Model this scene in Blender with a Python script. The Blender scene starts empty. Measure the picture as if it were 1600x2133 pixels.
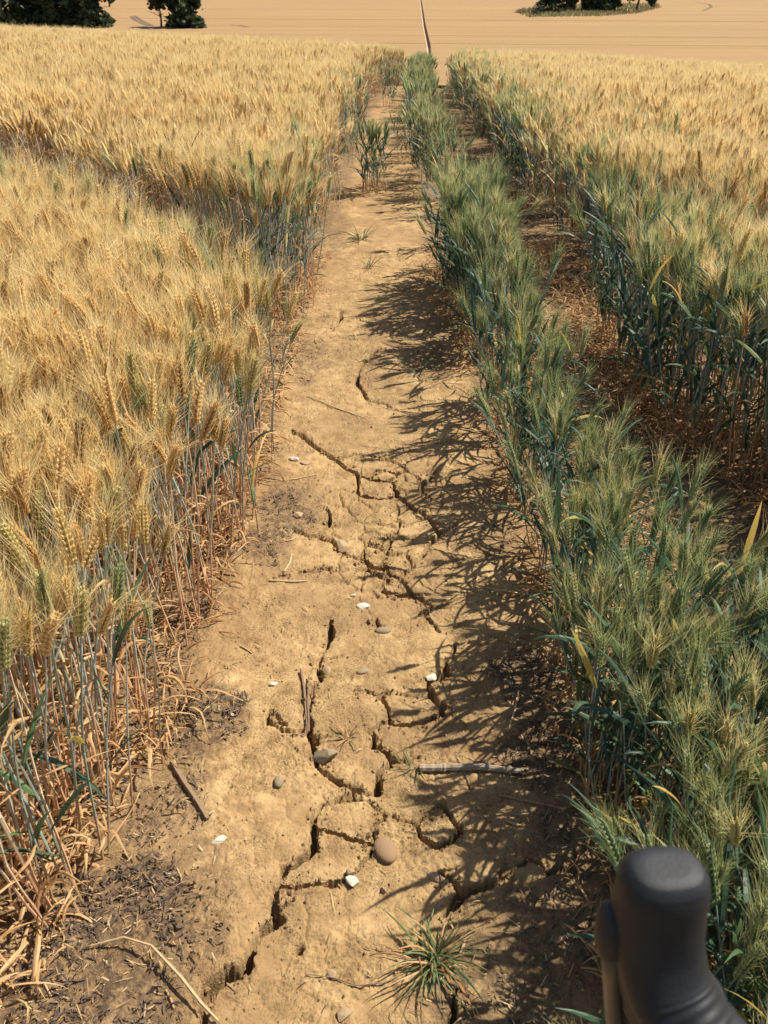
import bpy, math, random
import numpy as np
from mathutils import Vector, Matrix
from collections import deque

random.seed(7)
RNG = np.random.default_rng(7)
R = math.radians
scene = bpy.context.scene
COL = scene.collection

# ------------------------------------------------------------------ camera, sky, sun, exposure
CAM_H, PITCH, FPX = 1.5, 29.0, 1707.0          # eye height (m), degrees below level, focal length in photo pixels
cam_data = bpy.data.cameras.new('camera')
cam = bpy.data.objects.new('camera', cam_data)
COL.objects.link(cam)
cam.location = (0, 0, CAM_H)
cam.rotation_euler = (R(90 - PITCH), 0, 0)
cam_data.sensor_fit = 'VERTICAL'
cam_data.sensor_height = 36.0
cam_data.lens = 36.0 * FPX / 2133.0
cam_data.clip_start = 0.02
cam_data.clip_end = 4000
cam_data.dof.use_dof = True
cam_data.dof.focus_distance = 2.6
cam_data.dof.aperture_fstop = 13.0
scene.camera = cam

SUN_EL, SUN_AZ = 56.0, 70.0                     # azimuth clockwise from +Y (straight ahead)
world = bpy.data.worlds.new('World')
scene.world = world
world.use_nodes = True
wn = world.node_tree
bg = wn.nodes['Background']
sky = wn.nodes.new('ShaderNodeTexSky')
sky.sky_type = 'NISHITA'
sky.sun_disc = False
sky.sun_elevation = R(SUN_EL)
sky.sun_rotation = R(SUN_AZ)
wn.links.new(sky.outputs[0], bg.inputs[0])
bg.inputs[1].default_value = 0.09

sun_data = bpy.data.lights.new('sun', 'SUN')
sun_data.energy = 5.0
sun_data.angle = R(0.53)
sun_data.color = (1.0, 0.94, 0.84)
sun = bpy.data.objects.new('sun', sun_data)
COL.objects.link(sun)
sd = Vector((math.sin(R(SUN_AZ)) * math.cos(R(SUN_EL)), math.cos(R(SUN_AZ)) * math.cos(R(SUN_EL)), math.sin(R(SUN_EL))))
sun.rotation_euler = sd.to_track_quat('Z', 'Y').to_euler()

vs = scene.view_settings
vs.view_transform = 'Standard'
vs.look = 'None'
vs.gamma = 1.0
vs.use_curve_mapping = False
vs.exposure = 0.85
scene.cycles.max_bounces = 9
scene.cycles.diffuse_bounces = 8
scene.cycles.transmission_bounces = 8
scene.cycles.transparent_max_bounces = 4
scene.cycles.use_denoising = True

# ------------------------------------------------------------------ numeric helpers
def smooth(a, b, x):
    t = np.clip((np.asarray(x, float) - a) / (b - a), 0, 1)
    return t * t * (3 - 2 * t)

def hash2(ix, iy, seed):
    n = (ix.astype(np.int64) * 374761393 + iy.astype(np.int64) * 668265263 + seed * 982451653) & 0x7fffffff
    n = ((n ^ (n >> 13)) * 1274126177) & 0x7fffffff
    n = ((n ^ (n >> 16)) * 2246822519) & 0x7fffffff
    return (n & 0xfffff) / float(0xfffff)

def vnoise(x, y, seed=0):
    x = np.asarray(x, float); y = np.asarray(y, float)
    ix = np.floor(x); iy = np.floor(y)
    fx = x - ix; fy = y - iy
    fx = fx * fx * (3 - 2 * fx); fy = fy * fy * (3 - 2 * fy)
    a = hash2(ix, iy, seed); b = hash2(ix + 1, iy, seed)
    c = hash2(ix, iy + 1, seed); d = hash2(ix + 1, iy + 1, seed)
    return (a + (b - a) * fx) * (1 - fy) + (c + (d - c) * fx) * fy

def fbm(x, y, octv=4, seed=0):
    s = 0; amp = 0.5; tot = 0
    for i in range(octv):
        s = s + amp * vnoise(x, y, seed + i * 17); tot += amp
        x = x * 2.03 + 3.1; y = y * 2.03 + 1.7; amp *= 0.5
    return s / tot

def voronoi_edge(x, y, seed=0):
    ix = np.floor(x); iy = np.floor(y)
    f1 = np.full(x.shape, 9.0); f2 = np.full(x.shape, 9.0)
    for dx in (-1, 0, 1):
        for dy in (-1, 0, 1):
            cx = ix + dx; cy = iy + dy
            px = cx + hash2(cx, cy, seed); py = cy + hash2(cx, cy, seed + 5)
            d = np.hypot(px - x, py - y)
            f2 = np.minimum(f2, np.maximum(f1, d)); f1 = np.minimum(f1, d)
    return f2 - f1

def hermite(y, y0, z0, s0, y1, z1, s1):
    h = y1 - y0; t = (y - y0) / h
    return ((2*t**3 - 3*t**2 + 1) * z0 + (t**3 - 2*t**2 + t) * h * s0 + (-2*t**3 + 3*t**2) * z1 + (t**3 - t**2) * h * s1)

def zg(x, y):
    """height of the soil: the slope climbs to a crest, drops to a valley, then comes the opposite hillside"""
    x = np.asarray(x, float); y = np.asarray(y, float)
    yc = np.clip(y, 0, None)
    near = 0.1104 * y - 0.0031 * yc ** 2
    v = hermite(y, 20, 0.1104*20 - 0.0031*400, 0.1104 - 0.0062*20, 50, -5.0, 0.0)
    w = hermite(y, 50, -5.0, 0.0, 100, -1.5, 0.08)
    far = 0.9 + 0.08 * (y - 130)
    z = np.where(y < 20, near, np.where(y < 50, v, np.where(y < 100, w, far)))
    tilt = -0.045 * x * smooth(3, 14, y) * (1 - smooth(22, 60, y))
    return z + tilt

CP, SP = math.cos(R(PITCH)), math.sin(R(PITCH))
def cam_point(px, py, depth):
    """world point seen at photo pixel (px, py) at a given depth in front of the eye"""
    a = (px - 800.0) / FPX * depth; b = (1066.5 - py) / FPX * depth
    return Vector((a, b * SP + depth * CP, CAM_H + b * CP - depth * SP))

def gp(px, py, far=False, h=0.0):
    """where the ray through a photo pixel meets the ground (raised by h)"""
    d = cam_point(px, py, 1.0) - Vector((0, 0, CAM_H))
    t0 = 0.3 if not far else 100.0 / d.y
    ts = np.geomspace(t0, 40.0 if not far else 900.0, 4000)
    f = CAM_H + ts * d.z - zg(ts * d.x, ts * d.y) - h
    k = np.nonzero((f[:-1] > 0) & (f[1:] <= 0))[0]
    k = k[0] if len(k) else len(ts) - 2
    t = ts[k] + (ts[k+1] - ts[k]) * f[k] / (f[k] - f[k+1] + 1e-12)
    x, y = t * d.x, t * d.y
    return float(x), float(y)

# edges of the crop along the footpath, as (y, x) curves on the ground
def edge(pts):
    q = sorted([gp(*p)[::-1] for p in pts])
    return np.array([a for a, _ in q]), np.array([b for _, b in q])
LE = edge([(60, 2150), (225, 1740), (335, 1590), (415, 1340), (480, 1225), (535, 1010), (580, 850), (622, 720), (655, 600), (690, 500), (718, 420), (742, 340), (768, 250), (792, 190)])
SE = edge([(1265, 2000), (1235, 1800), (1210, 1640), (1170, 1400), (1125, 1200), (1090, 1050), (1020, 900), (960, 720), (915, 600), (885, 480), (866, 400), (852, 300), (846, 220)])
def drift(y): return np.where(y > 12, (y - 12) * 0.05, 0.0)
def left_edge(y): return np.interp(y, *LE) + drift(y)
def strip_left(y): return np.interp(y, *SE) + drift(y)
SR = edge([(1900, 1950), (1750, 1700), (1580, 1540), (1370, 1420), (1245, 1240), (1155, 1060), (1090, 890), (1040, 740), (990, 600), (938, 480), (925, 400), (895, 300), (876, 220)])
FE = edge([(1600, 1040), (1440, 970), (1310, 860), (1222, 700), (1155, 590), (1105, 510), (1055, 430), (1000, 350), (950, 260), (918, 190)])
def strip_right(y): return np.interp(y, *SR) + drift(y)
def field_right(y): return np.interp(y, *FE) + drift(y)

# ------------------------------------------------------------------ materials
def mat(name, build):
    m = bpy.data.materials.new(name)
    m.use_nodes = True
    nt = m.node_tree
    for n in list(nt.nodes): nt.nodes.remove(n)
    out = nt.nodes.new('ShaderNodeOutputMaterial')
    build(nt, out)
    return m

def node(nt, t, **kw):
    n = nt.nodes.new(t)
    for k, v in kw.items():
        if k.startswith('i_'):
            n.inputs[k[2:].replace('_', ' ')].default_value = v
        elif k.startswith('n_'):
            n.inputs[int(k[2:])].default_value = v
        else: setattr(n, k, v)
    return n

def ramp(nt, fac, stops, interp='LINEAR'):
    r = nt.nodes.new('ShaderNodeValToRGB')
    r.color_ramp.interpolation = interp
    e = r.color_ramp.elements
    while len(e) < len(stops): e.new(0.5)
    for q, (p, c) in zip(e, stops):
        q.position = p; q.color = (*c, 1) if len(c) == 3 else c
    nt.links.new(fac, r.inputs[0])
    return r.outputs[0]

def mixc(nt, fac, a, b, mode='MIX'):
    m = nt.nodes.new('ShaderNodeMix'); m.data_type = 'RGBA'; m.blend_type = mode
    for s, v in ((0, fac), (6, a), (7, b)):
        if isinstance(v, (int, float)): m.inputs[s].default_value = v
        elif isinstance(v, tuple): m.inputs[s].default_value = (*v, 1) if len(v) == 3 else v
        else: nt.links.new(v, m.inputs[s])
    return m.outputs[2]

def coords(nt, kind='Object', scale=(1, 1, 1)):
    tc = nt.nodes.new('ShaderNodeTexCoord')
    mp = nt.nodes.new('ShaderNodeMapping'); mp.inputs['Scale'].default_value = scale
    nt.links.new(tc.outputs[kind], mp.inputs[0])
    return mp.outputs[0]

def noise(nt, vec, scale, detail=3, rough=0.55):
    n = nt.nodes.new('ShaderNodeTexNoise')
    n.inputs['Scale'].default_value = scale; n.inputs['Detail'].default_value = detail; n.inputs['Roughness'].default_value = rough
    if vec is not None: nt.links.new(vec, n.inputs['Vector'])
    return n.outputs[0]

def plant_mat(name, stops, translucent=0.3, rough=0.55, gradient=None, spec=0.3, island=False):
    """stops: colours picked at random for each plant; gradient: (colour at the foot, height where it ends)"""
    def b(nt, out):
        oi = nt.nodes.new('ShaderNodeNewGeometry' if island else 'ShaderNodeObjectInfo')
        c = ramp(nt, oi.outputs['Random Per Island' if island else 'Random'], stops)
        vec = coords(nt, 'Object')
        n = noise(nt, vec, 90, 2)
        c = mixc(nt, n, mixc(nt, 0.5, c, (0.55, 0.48, 0.4), 'MULTIPLY'), c)
        if gradient:
            sx = nt.nodes.new('ShaderNodeSeparateXYZ'); nt.links.new(vec, sx.inputs[0])
            mr = nt.nodes.new('ShaderNodeMapRange'); nt.links.new(sx.outputs[2], mr.inputs[0])
            mr.inputs[1].default_value = gradient[1] * 0.5; mr.inputs[2].default_value = gradient[1]
            c = mixc(nt, mr.outputs[0], gradient[0], c)
        p = node(nt, 'ShaderNodeBsdfPrincipled', i_Roughness=rough)
        p.inputs['Specular IOR Level'].default_value = spec
        nt.links.new(c, p.inputs['Base Color'])
        t = nt.nodes.new('ShaderNodeBsdfTranslucent'); nt.links.new(c, t.inputs[0])
        mx = nt.nodes.new('ShaderNodeMixShader'); mx.inputs[0].default_value = translucent
        nt.links.new(p.outputs[0], mx.inputs[1]); nt.links.new(t.outputs[0], mx.inputs[2])
        nt.links.new(mx.outputs[0], out.inputs[0])
    return mat(name, b)

M = {}
M['ear_gold'] = plant_mat('ear_gold', [(0, (0.44, 0.26, 0.09)), (0.35, (0.78, 0.53, 0.21)), (0.75, (0.86, 0.63, 0.28)), (1, (0.70, 0.51, 0.17))], 0.2)
M['beard_gold'] = plant_mat('beard_gold', [(0, (0.88, 0.66, 0.29)), (0.5, (0.94, 0.76, 0.39)), (1, (0.91, 0.71, 0.33))], 0.45)
M['stem_gold'] = plant_mat('stem_gold', [(0, (0.66, 0.48, 0.29)), (0.45, (0.74, 0.60, 0.40)), (0.6, (0.46, 0.47, 0.37)), (1, (0.50, 0.54, 0.46))], 0.15, gradient=((0.60, 0.36, 0.20), 0.26))
M['leaf_dry'] = plant_mat('leaf_dry', [(0, (0.60, 0.35, 0.15)), (0.5, (0.70, 0.48, 0.24)), (1, (0.46, 0.25, 0.10))], 0.4)
M['ear_turning'] = plant_mat('ear_turning', [(0, (0.56, 0.47, 0.17)), (0.5, (0.64, 0.53, 0.22)), (1, (0.42, 0.43, 0.18))], 0.2)
M['beard_turning'] = plant_mat('beard_turning', [(0, (0.78, 0.65, 0.28)), (1, (0.72, 0.64, 0.30))], 0.45)
M['ear_green'] = plant_mat('ear_green', [(0, (0.20, 0.26, 0.12)), (0.6, (0.29, 0.34, 0.15)), (1, (0.42, 0.41, 0.18))], 0.2)
M['beard_green'] = plant_mat('beard_green', [(0, (0.38, 0.42, 0.15)), (0.6, (0.50, 0.50, 0.20)), (1, (0.66, 0.54, 0.26))], 0.45)
M['stem_green'] = plant_mat('stem_green', [(0, (0.24, 0.30, 0.24)), (0.6, (0.33, 0.39, 0.33)), (1, (0.30, 0.32, 0.22))], 0.15, gradient=((0.42, 0.28, 0.14), 0.16))
M['leaf_green'] = plant_mat('leaf_green', [(0, (0.045, 0.095, 0.055)), (0.6, (0.065, 0.12, 0.065)), (0.9, (0.10, 0.17, 0.06)), (0.95, (0.50, 0.40, 0.10)), (1, (0.55, 0.36, 0.10))], 0.35, 0.5, spec=0.4)
M['grass'] = plant_mat('grass', [(0, (0.09, 0.14, 0.06)), (1, (0.22, 0.25, 0.10))], 0.3)
M['straw'] = plant_mat('straw', [(0, (0.50, 0.33, 0.16)), (0.5, (0.64, 0.48, 0.27)), (1, (0.40, 0.25, 0.12))], 0.15)
M['straw_bits'] = plant_mat('straw_bits', [(0, (0.14, 0.09, 0.05)), (0.45, (0.30, 0.19, 0.09)), (0.75, (0.46, 0.31, 0.15)), (1, (0.62, 0.46, 0.25))], 0.1, 0.8, island=True)
M['twig'] = plant_mat('twig', [(0, (0.20, 0.13, 0.08)), (1, (0.26, 0.18, 0.11))], 0.0, 0.8)
M['litter'] = plant_mat('litter', [(0, (0.05, 0.038, 0.03)), (0.5, (0.10, 0.075, 0.055)), (0.85, (0.17, 0.12, 0.08)), (1, (0.28, 0.20, 0.12))], 0.0, 0.75, spec=0.15, island=True)

def soil(nt, out):
    vec = coords(nt, 'Object')
    big = noise(nt, vec, 3.5, 4); mid = noise(nt, vec, 26, 4, 0.6); fine = noise(nt, vec, 190, 4, 0.65)
    c = ramp(nt, mid, [(0.28, (0.205, 0.126, 0.055)), (0.48, (0.335, 0.217, 0.098)), (0.70, (0.445, 0.307, 0.145))])
    c = mixc(nt, ramp(nt, big, [(0.40, (0, 0, 0)), (0.62, (0.7, 0.7, 0.7))]), c, (0.235, 0.145, 0.068))
    crust = ramp(nt, noise(nt, vec, 11, 4, 0.6), [(0.40, (0.40, 0.40, 0.40)), (0.58, (1, 1, 1))])
    sm = nt.nodes.new('ShaderNodeMath'); sm.operation = 'MULTIPLY'
    nt.links.new(ramp(nt, fine, [(0.36, (0.75, 0.75, 0.75)), (0.52, (0, 0, 0))]), sm.inputs[0]); nt.links.new(crust, sm.inputs[1])
    c = mixc(nt, sm.outputs[0], c, (0.125, 0.073, 0.036))
    c = mixc(nt, ramp(nt, noise(nt, vec, 330, 2), [(0.70, (0, 0, 0)), (0.76, (0.7, 0.7, 0.7))]), c, (0.50, 0.40, 0.27))
    at = nt.nodes.new('ShaderNodeAttribute'); at.attribute_name = 'humus'
    hs = nt.nodes.new('ShaderNodeMath'); hs.operation = 'MULTIPLY'
    nt.links.new(at.outputs['Fac'], hs.inputs[0])
    nt.links.new(ramp(nt, noise(nt, vec, 45, 6, 0.75), [(0.36, (0.15, 0.15, 0.15)), (0.56, (1, 1, 1))]), hs.inputs[1])
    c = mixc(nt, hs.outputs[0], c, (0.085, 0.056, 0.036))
    p = node(nt, 'ShaderNodeBsdfPrincipled', i_Roughness=0.95)
    p.inputs['Specular IOR Level'].default_value = 0.1
    nt.links.new(c, p.inputs['Base Color'])
    b1 = node(nt, 'ShaderNodeBump', i_Strength=0.5, i_Distance=0.004); nt.links.new(mid, b1.inputs['Height'])
    b2 = node(nt, 'ShaderNodeBump', i_Distance=0.0055); nt.links.new(crust, b2.inputs['Strength']); nt.links.new(fine, b2.inputs['Height']); nt.links.new(b1.outputs[0], b2.inputs['Normal'])
    nt.links.new(b2.outputs[0], p.inputs['Normal'])
    nt.links.new(p.outputs[0], out.inputs[0])
M['soil'] = mat('soil', soil)

def crop_far(nt, out):
    vec = coords(nt, 'Object')
    rows = noise(nt, coords(nt, 'Object', (0.006, 0.16, 0)), 1.0, 4, 0.6)
    c = ramp(nt, rows, [(0.3, (0.255, 0.155, 0.068)), (0.5, (0.305, 0.190, 0.082)), (0.7, (0.335, 0.212, 0.091))])
    c = mixc(nt, ramp(nt, noise(nt, vec, 0.03, 3), [(0.35, (0, 0, 0)), (0.7, (0.6, 0.6, 0.6))]), c, (0.285, 0.168, 0.08))
    c = mixc(nt, ramp(nt, noise(nt, vec, 4.0, 5, 0.75), [(0.3, (0.55, 0.55, 0.55)), (0.6, (0, 0, 0))]), c, (0.20, 0.125, 0.06))
    p = node(nt, 'ShaderNodeBsdfPrincipled', i_Roughness=0.9)
    p.inputs['Specular IOR Level'].default_value = 0.1
    nt.links.new(c, p.inputs['Base Color'])
    b1 = node(nt, 'ShaderNodeBump', i_Strength=0.5, i_Distance=0.3); nt.links.new(noise(nt, vec, 3.0, 4, 0.7), b1.inputs['Height'])
    nt.links.new(b1.outputs[0], p.inputs['Normal'])
    nt.links.new(p.outputs[0], out.inputs[0])
M['crop_far'] = mat('crop_far', crop_far)

def simple(name, colr, rough=0.7, var=0.25, scale=20, bump=0.0, spec=0.3, scale_b=None):
    def b(nt, out):
        vec = coords(nt, 'Object'); n = noise(nt, vec, scale, 4)
        c = mixc(nt, n, tuple(v * (1 - var) for v in colr), tuple(min(1, v * (1 + var)) for v in colr))
        p = node(nt, 'ShaderNodeBsdfPrincipled', i_Roughness=rough); p.inputs['Specular IOR Level'].default_value = spec
        nt.links.new(c, p.inputs['Base Color'])
        if bump:
            bn = node(nt, 'ShaderNodeBump', i_Strength=0.6, i_Distance=bump); nt.links.new(noise(nt, vec, scale_b or scale * 3, 4), bn.inputs['Height'])
            nt.links.new(bn.outputs[0], p.inputs['Normal'])
        nt.links.new(p.outputs[0], out.inputs[0])
    return mat(name, b)
M['track_soil'] = simple('track_soil', (0.10, 0.065, 0.035), 0.95, 0.3, 0.5)
M['far_path'] = simple('far_path', (0.42, 0.32, 0.21), 0.95, 0.2, 0.5)
M['bark'] = simple('bark', (0.13, 0.10, 0.075), 0.9, 0.4, 3)
M['foliage'] = plant_mat('foliage', [(0, (0.028, 0.042, 0.020)), (1, (0.060, 0.082, 0.034))], 0.25, island=True)
M['foliage_light'] = plant_mat('foliage_light', [(0, (0.06, 0.08, 0.03)), (1, (0.11, 0.13, 0.05))], 0.25, island=True)
M['rough_grass'] = plant_mat('rough_grass', [(0, (0.40, 0.33, 0.15)), (0.5, (0.30, 0.27, 0.12)), (1, (0.13, 0.15, 0.06))], 0.2, island=True)
M['stone_white'] = simple('stone_white', (0.60, 0.53, 0.41), 0.8, 0.3, 60, 0.003)
M['stone_grey'] = simple('stone_grey', (0.27, 0.21, 0.13), 0.9, 0.35, 60, 0.004)
M['stone_tan'] = simple('stone_tan', (0.36, 0.25, 0.14), 0.9, 0.3, 60, 0.003)
M['stone_pink'] = simple('stone_pink', (0.25, 0.155, 0.085), 0.8, 0.35, 70, 0.0015)
M['rubber'] = simple('rubber', (0.0095, 0.0095, 0.0105), 0.60, 0.5, 60, 0.0005, 0.38, 700)
M['bar_tape'] = simple('bar_tape', (0.014, 0.0145, 0.016), 0.6, 0.2, 60, 0.0004, 0.4, 1200)
M['metal_black'] = simple('metal_black', (0.03, 0.03, 0.032), 0.35, 0.1, 30, 0, 0.5)
M['alloy'] = simple('alloy', (0.30, 0.30, 0.31), 0.35, 0.1, 30, 0, 0.6)
M['lever_brown'] = simple('lever_brown', (0.075, 0.05, 0.034), 0.4, 0.15, 30, 0, 0.5)

# ------------------------------------------------------------------ mesh helpers
class G:
    """collects triangles and quads with a material slot each"""
    def __init__(s): s.v = []; s.f = []; s.m = []; s.n = 0
    def add(s, verts, faces, m=0):
        s.v.append(np.asarray(verts, float).reshape(-1, 3))
        s.f.extend([tuple(i + s.n for i in f) for f in faces]); s.m.extend([m] * len(faces))
        s.n += len(verts)
    def join(s, o, mat3=None, loc=(0, 0, 0), remap=None):
        if not o.n: return
        V = np.concatenate(o.v)
        if mat3 is not None: V = V @ mat3.T
        s.v.append(V + np.array(loc)); s.f.extend([tuple(i + s.n for i in f) for f in o.f])
        s.m.extend(o.m if remap is None else [remap] * len(o.m)); s.n += o.n
    def mesh(s, name, mats, shade=False):
        me = bpy.data.meshes.new(name)
        me.from_pydata(np.concatenate(s.v).tolist() if s.v else [], [], s.f)
        for x in mats: me.materials.append(x)
        if len(mats) > 1: me.polygons.foreach_set('material_index', s.m)
        if shade: me.polygons.foreach_set('use_smooth', [True] * len(me.polygons))
        me.update()
        return me

def frame_of(t):
    t = t / (np.linalg.norm(t) + 1e-12)
    a = np.array([0, 0, 1.0]) if abs(t[2]) < 0.9 else np.array([1.0, 0, 0])
    u = np.cross(a, t); u /= np.linalg.norm(u)
    return t, u, np.cross(t, u)

def tube(g, P, rad, sides=5, m=0, cap=True):
    P = np.asarray(P, float); n = len(P)
    rad = np.broadcast_to(np.asarray(rad, float), (n,))
    T = np.gradient(P, axis=0)
    _, u, v = frame_of(T[0])
    V = []
    for i in range(n):
        t = T[i] / (np.linalg.norm(T[i]) + 1e-12)
        u = u - t * np.dot(u, t); u /= np.linalg.norm(u) + 1e-12; v = np.cross(t, u)
        for k in range(sides):
            a = 2 * math.pi * k / sides
            V.append(P[i] + rad[i] * (math.cos(a) * u + math.sin(a) * v))
    F = []
    for i in range(n - 1):
        for k in range(sides):
            k2 = (k + 1) % sides
            F.append((i*sides + k, i*sides + k2, (i+1)*sides + k2, (i+1)*sides + k))
    if cap:
        F.append(tuple(range(sides))[::-1]); F.append(tuple((n-1)*sides + k for k in range(sides)))
    g.add(V, F, m)

def blade(g, base, az, elev, length, width, droop, segs=6, twist=0.0, m=0, fold=0.18, rng=random, wave=0.0):
    """a leaf: folded ribbon that starts at elevation elev and bends down by droop radians over its length"""
    p = np.array(base, float); rows = []
    a = az; e = elev; step = length / segs
    for i in range(segs + 1):
        t = i / segs
        d = np.array([math.cos(e) * math.cos(a), math.cos(e) * math.sin(a), math.sin(e)])
        side = np.array([-math.sin(a), math.cos(a), 0.0])
        up = np.cross(d, side)
        tw = twist * t
        s2 = side * math.cos(tw) + up * math.sin(tw); u2 = np.cross(d, s2)
        w = width * (min(1, 0.45 + 2.2 * t)) * (1 - max(0, (t - 0.35) / 0.65) ** 1.7)
        w = max(w, 0.0004)
        rows += [p - s2 * w / 2 - u2 * w * fold, p + u2 * 0, p + s2 * w / 2 - u2 * w * fold]
        p = p + d * step
        e -= droop / segs * (0.5 + t)
        a += wave / segs * math.sin(6.28 * t)
    F = []
    for i in range(segs):
        q = 3 * i
        F += [(q, q+1, q+4, q+3), (q+1, q+2, q+5, q+4)]
    g.add(rows, F, m)

def ribbon(g, P, widths, normal, m=0):
    P = np.asarray(P, float); V = []
    T = np.gradient(P, axis=0)
    for p, t, w in zip(P, T, widths):
        s = np.cross(t, normal); s /= np.linalg.norm(s) + 1e-12
        V += [p - s * w / 2, p + s * w / 2]
    g.add(V, [(2*i, 2*i+1, 2*i+3, 2*i+2) for i in range(len(P) - 1)], m)

def grain(g, p, d, length, width, m=0, sides=5):
    """one floret: a pointed husk"""
    t, u, v = frame_of(d)
    V = [p]
    for f, w in ((0.3, 0.85), (0.6, 1.0)):
        for k in range(sides):
            a = 2 * math.pi * k / sides
            V.append(p + t * length * f + (u * math.cos(a) + v * math.sin(a)) * width / 2 * w)
    V.append(p + t * length)
    F = [(0, 1 + (k + 1) % sides, 1 + k) for k in range(sides)]
    F += [(1 + k, 1 + (k+1) % sides, 1 + sides + (k+1) % sides, 1 + sides + k) for k in range(sides)]
    F += [(1 + sides + k, 1 + sides + (k+1) % sides, 1 + 2*sides) for k in range(sides)]
    g.add(V, F, m)

def link(o, parent=None, **props):
    COL.objects.link(o)
    if parent is not None: o.parent = parent
    for k, v in props.items(): o[k] = v
    return o

def obj(name, mesh, parent=None, **props):
    return link(bpy.data.objects.new(name, mesh), parent, **props)

def empty(name, loc=(0, 0, 0), rz=0.0, **props):
    o = bpy.data.objects.new(name, None); o.empty_display_size = 0.05
    o.location = loc; o.rotation_euler = (0, 0, rz)
    return link(o, None, **props)

# ------------------------------------------------------------------ soil of the near field
def grid_mesh(name, xs, ys, Z, material, attr=None, smooth_shade=True):
    nx, ny = len(xs), len(ys)
    X, Y = np.meshgrid(xs, ys)
    co = np.stack([X, Y, Z], -1).reshape(-1, 3)
    idx = np.arange(nx * ny).reshape(ny, nx)
    F = np.stack([idx[:-1, :-1], idx[:-1, 1:], idx[1:, 1:], idx[1:, :-1]], -1).reshape(-1, 4)
    return quads_mesh(name, co, F, material, attr, smooth_shade)

def quads_mesh(name, co, F, material, attr=None, smooth_shade=True):
    me = bpy.data.meshes.new(name)
    me.vertices.add(len(co)); me.vertices.foreach_set('co', co.astype(np.float32).ravel())
    me.loops.add(F.size); me.loops.foreach_set('vertex_index', F.astype(np.int32).ravel())
    me.polygons.add(len(F)); me.polygons.foreach_set('loop_start', np.arange(0, F.size, 4, dtype=np.int32))
    me.polygons.foreach_set('use_smooth', np.full(len(F), smooth_shade))
    me.materials.append(material)
    if attr is not None:
        for k, v in attr.items():
            a = me.attributes.new(k, 'FLOAT', 'POINT'); a.data.foreach_set('value', v.astype(np.float32).ravel())
    me.update(calc_edges=True)
    return me

# patches of rotted leaf litter: photo pixel, radii in metres, strength
HUMUS = [(250, 1900, .20, .16, 1.0), (170, 2080, .22, .16, 1.0), (400, 1830, .10, .10, .5), (410, 1500, .12, .14, .9), (330, 1680, .14, .14, .7),
         (600, 1060, .12, .18, .8), (560, 1130, .10, .12, .7), (540, 960, .1, .2, .5), (640, 750, .10, .35, .5), (1110, 1400, .12, .18, .9), (1130, 1560, .12, .16, .9),
         (1060, 2040, .18, .14, .7), (1150, 1950, .12, .15, .7), (330, 2000, .10, .08, .6), (700, 480, .1, .8, .6), (720, 360, .1, 1.2, .6), (900, 760, .16, .25, .5),
         (1040, 1120, .1, .16, .5), (1180, 1750, .1, .14, .6), (440, 1960, .05, .05, .6), (380, 1960, .07, .06, .7)]
HUM = [(*gp(a, b), rx, ry, s) for a, b, rx, ry, s in HUMUS]
def humus(x, y):
    h = np.zeros(np.shape(x))
    wx = x + (fbm(x * 12, y * 12, 3, 71) - .5) * .12; wy = y + (fbm(x * 12, y * 12, 3, 72) - .5) * .12
    for cx, cy, rx, ry, s in HUM:
        h = np.maximum(h, s * (1 - smooth(0.45, 1.15, np.hypot((wx - cx) / rx, (wy - cy) / ry))))
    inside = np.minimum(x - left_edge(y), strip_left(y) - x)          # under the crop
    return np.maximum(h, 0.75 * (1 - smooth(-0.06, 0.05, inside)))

PX0, PX1, PY0, PY1 = -0.66, 0.64, 0.46, 5.2
xs = np.concatenate([np.linspace(-24, PX0 - .02, 80), np.linspace(PX0, PX1, 60), np.linspace(PX1 + .02, 24, 80)])
ys = np.concatenate([np.linspace(-4, PY0 - .02, 20), np.linspace(PY0, PY1, 140), np.linspace(PY1 + .03, 20, 160), np.linspace(20.4, 60, 40)])
X, Y = np.meshgrid(xs, ys)
ins = np.minimum(np.minimum(X - PX0, PX1 - X), np.minimum(Y - PY0, PY1 - Y))
Zs = zg(X, Y) + (fbm(X * 6, Y * 6, 4, 3) - .5) * .03 * smooth(0.0, 0.3, -ins) - 0.08 * smooth(0.0, 0.05, ins)
ground = obj('ground', grid_mesh('ground', xs, ys, Zs, M['soil'], {'humus': humus(X, Y)}), kind='structure')

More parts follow.
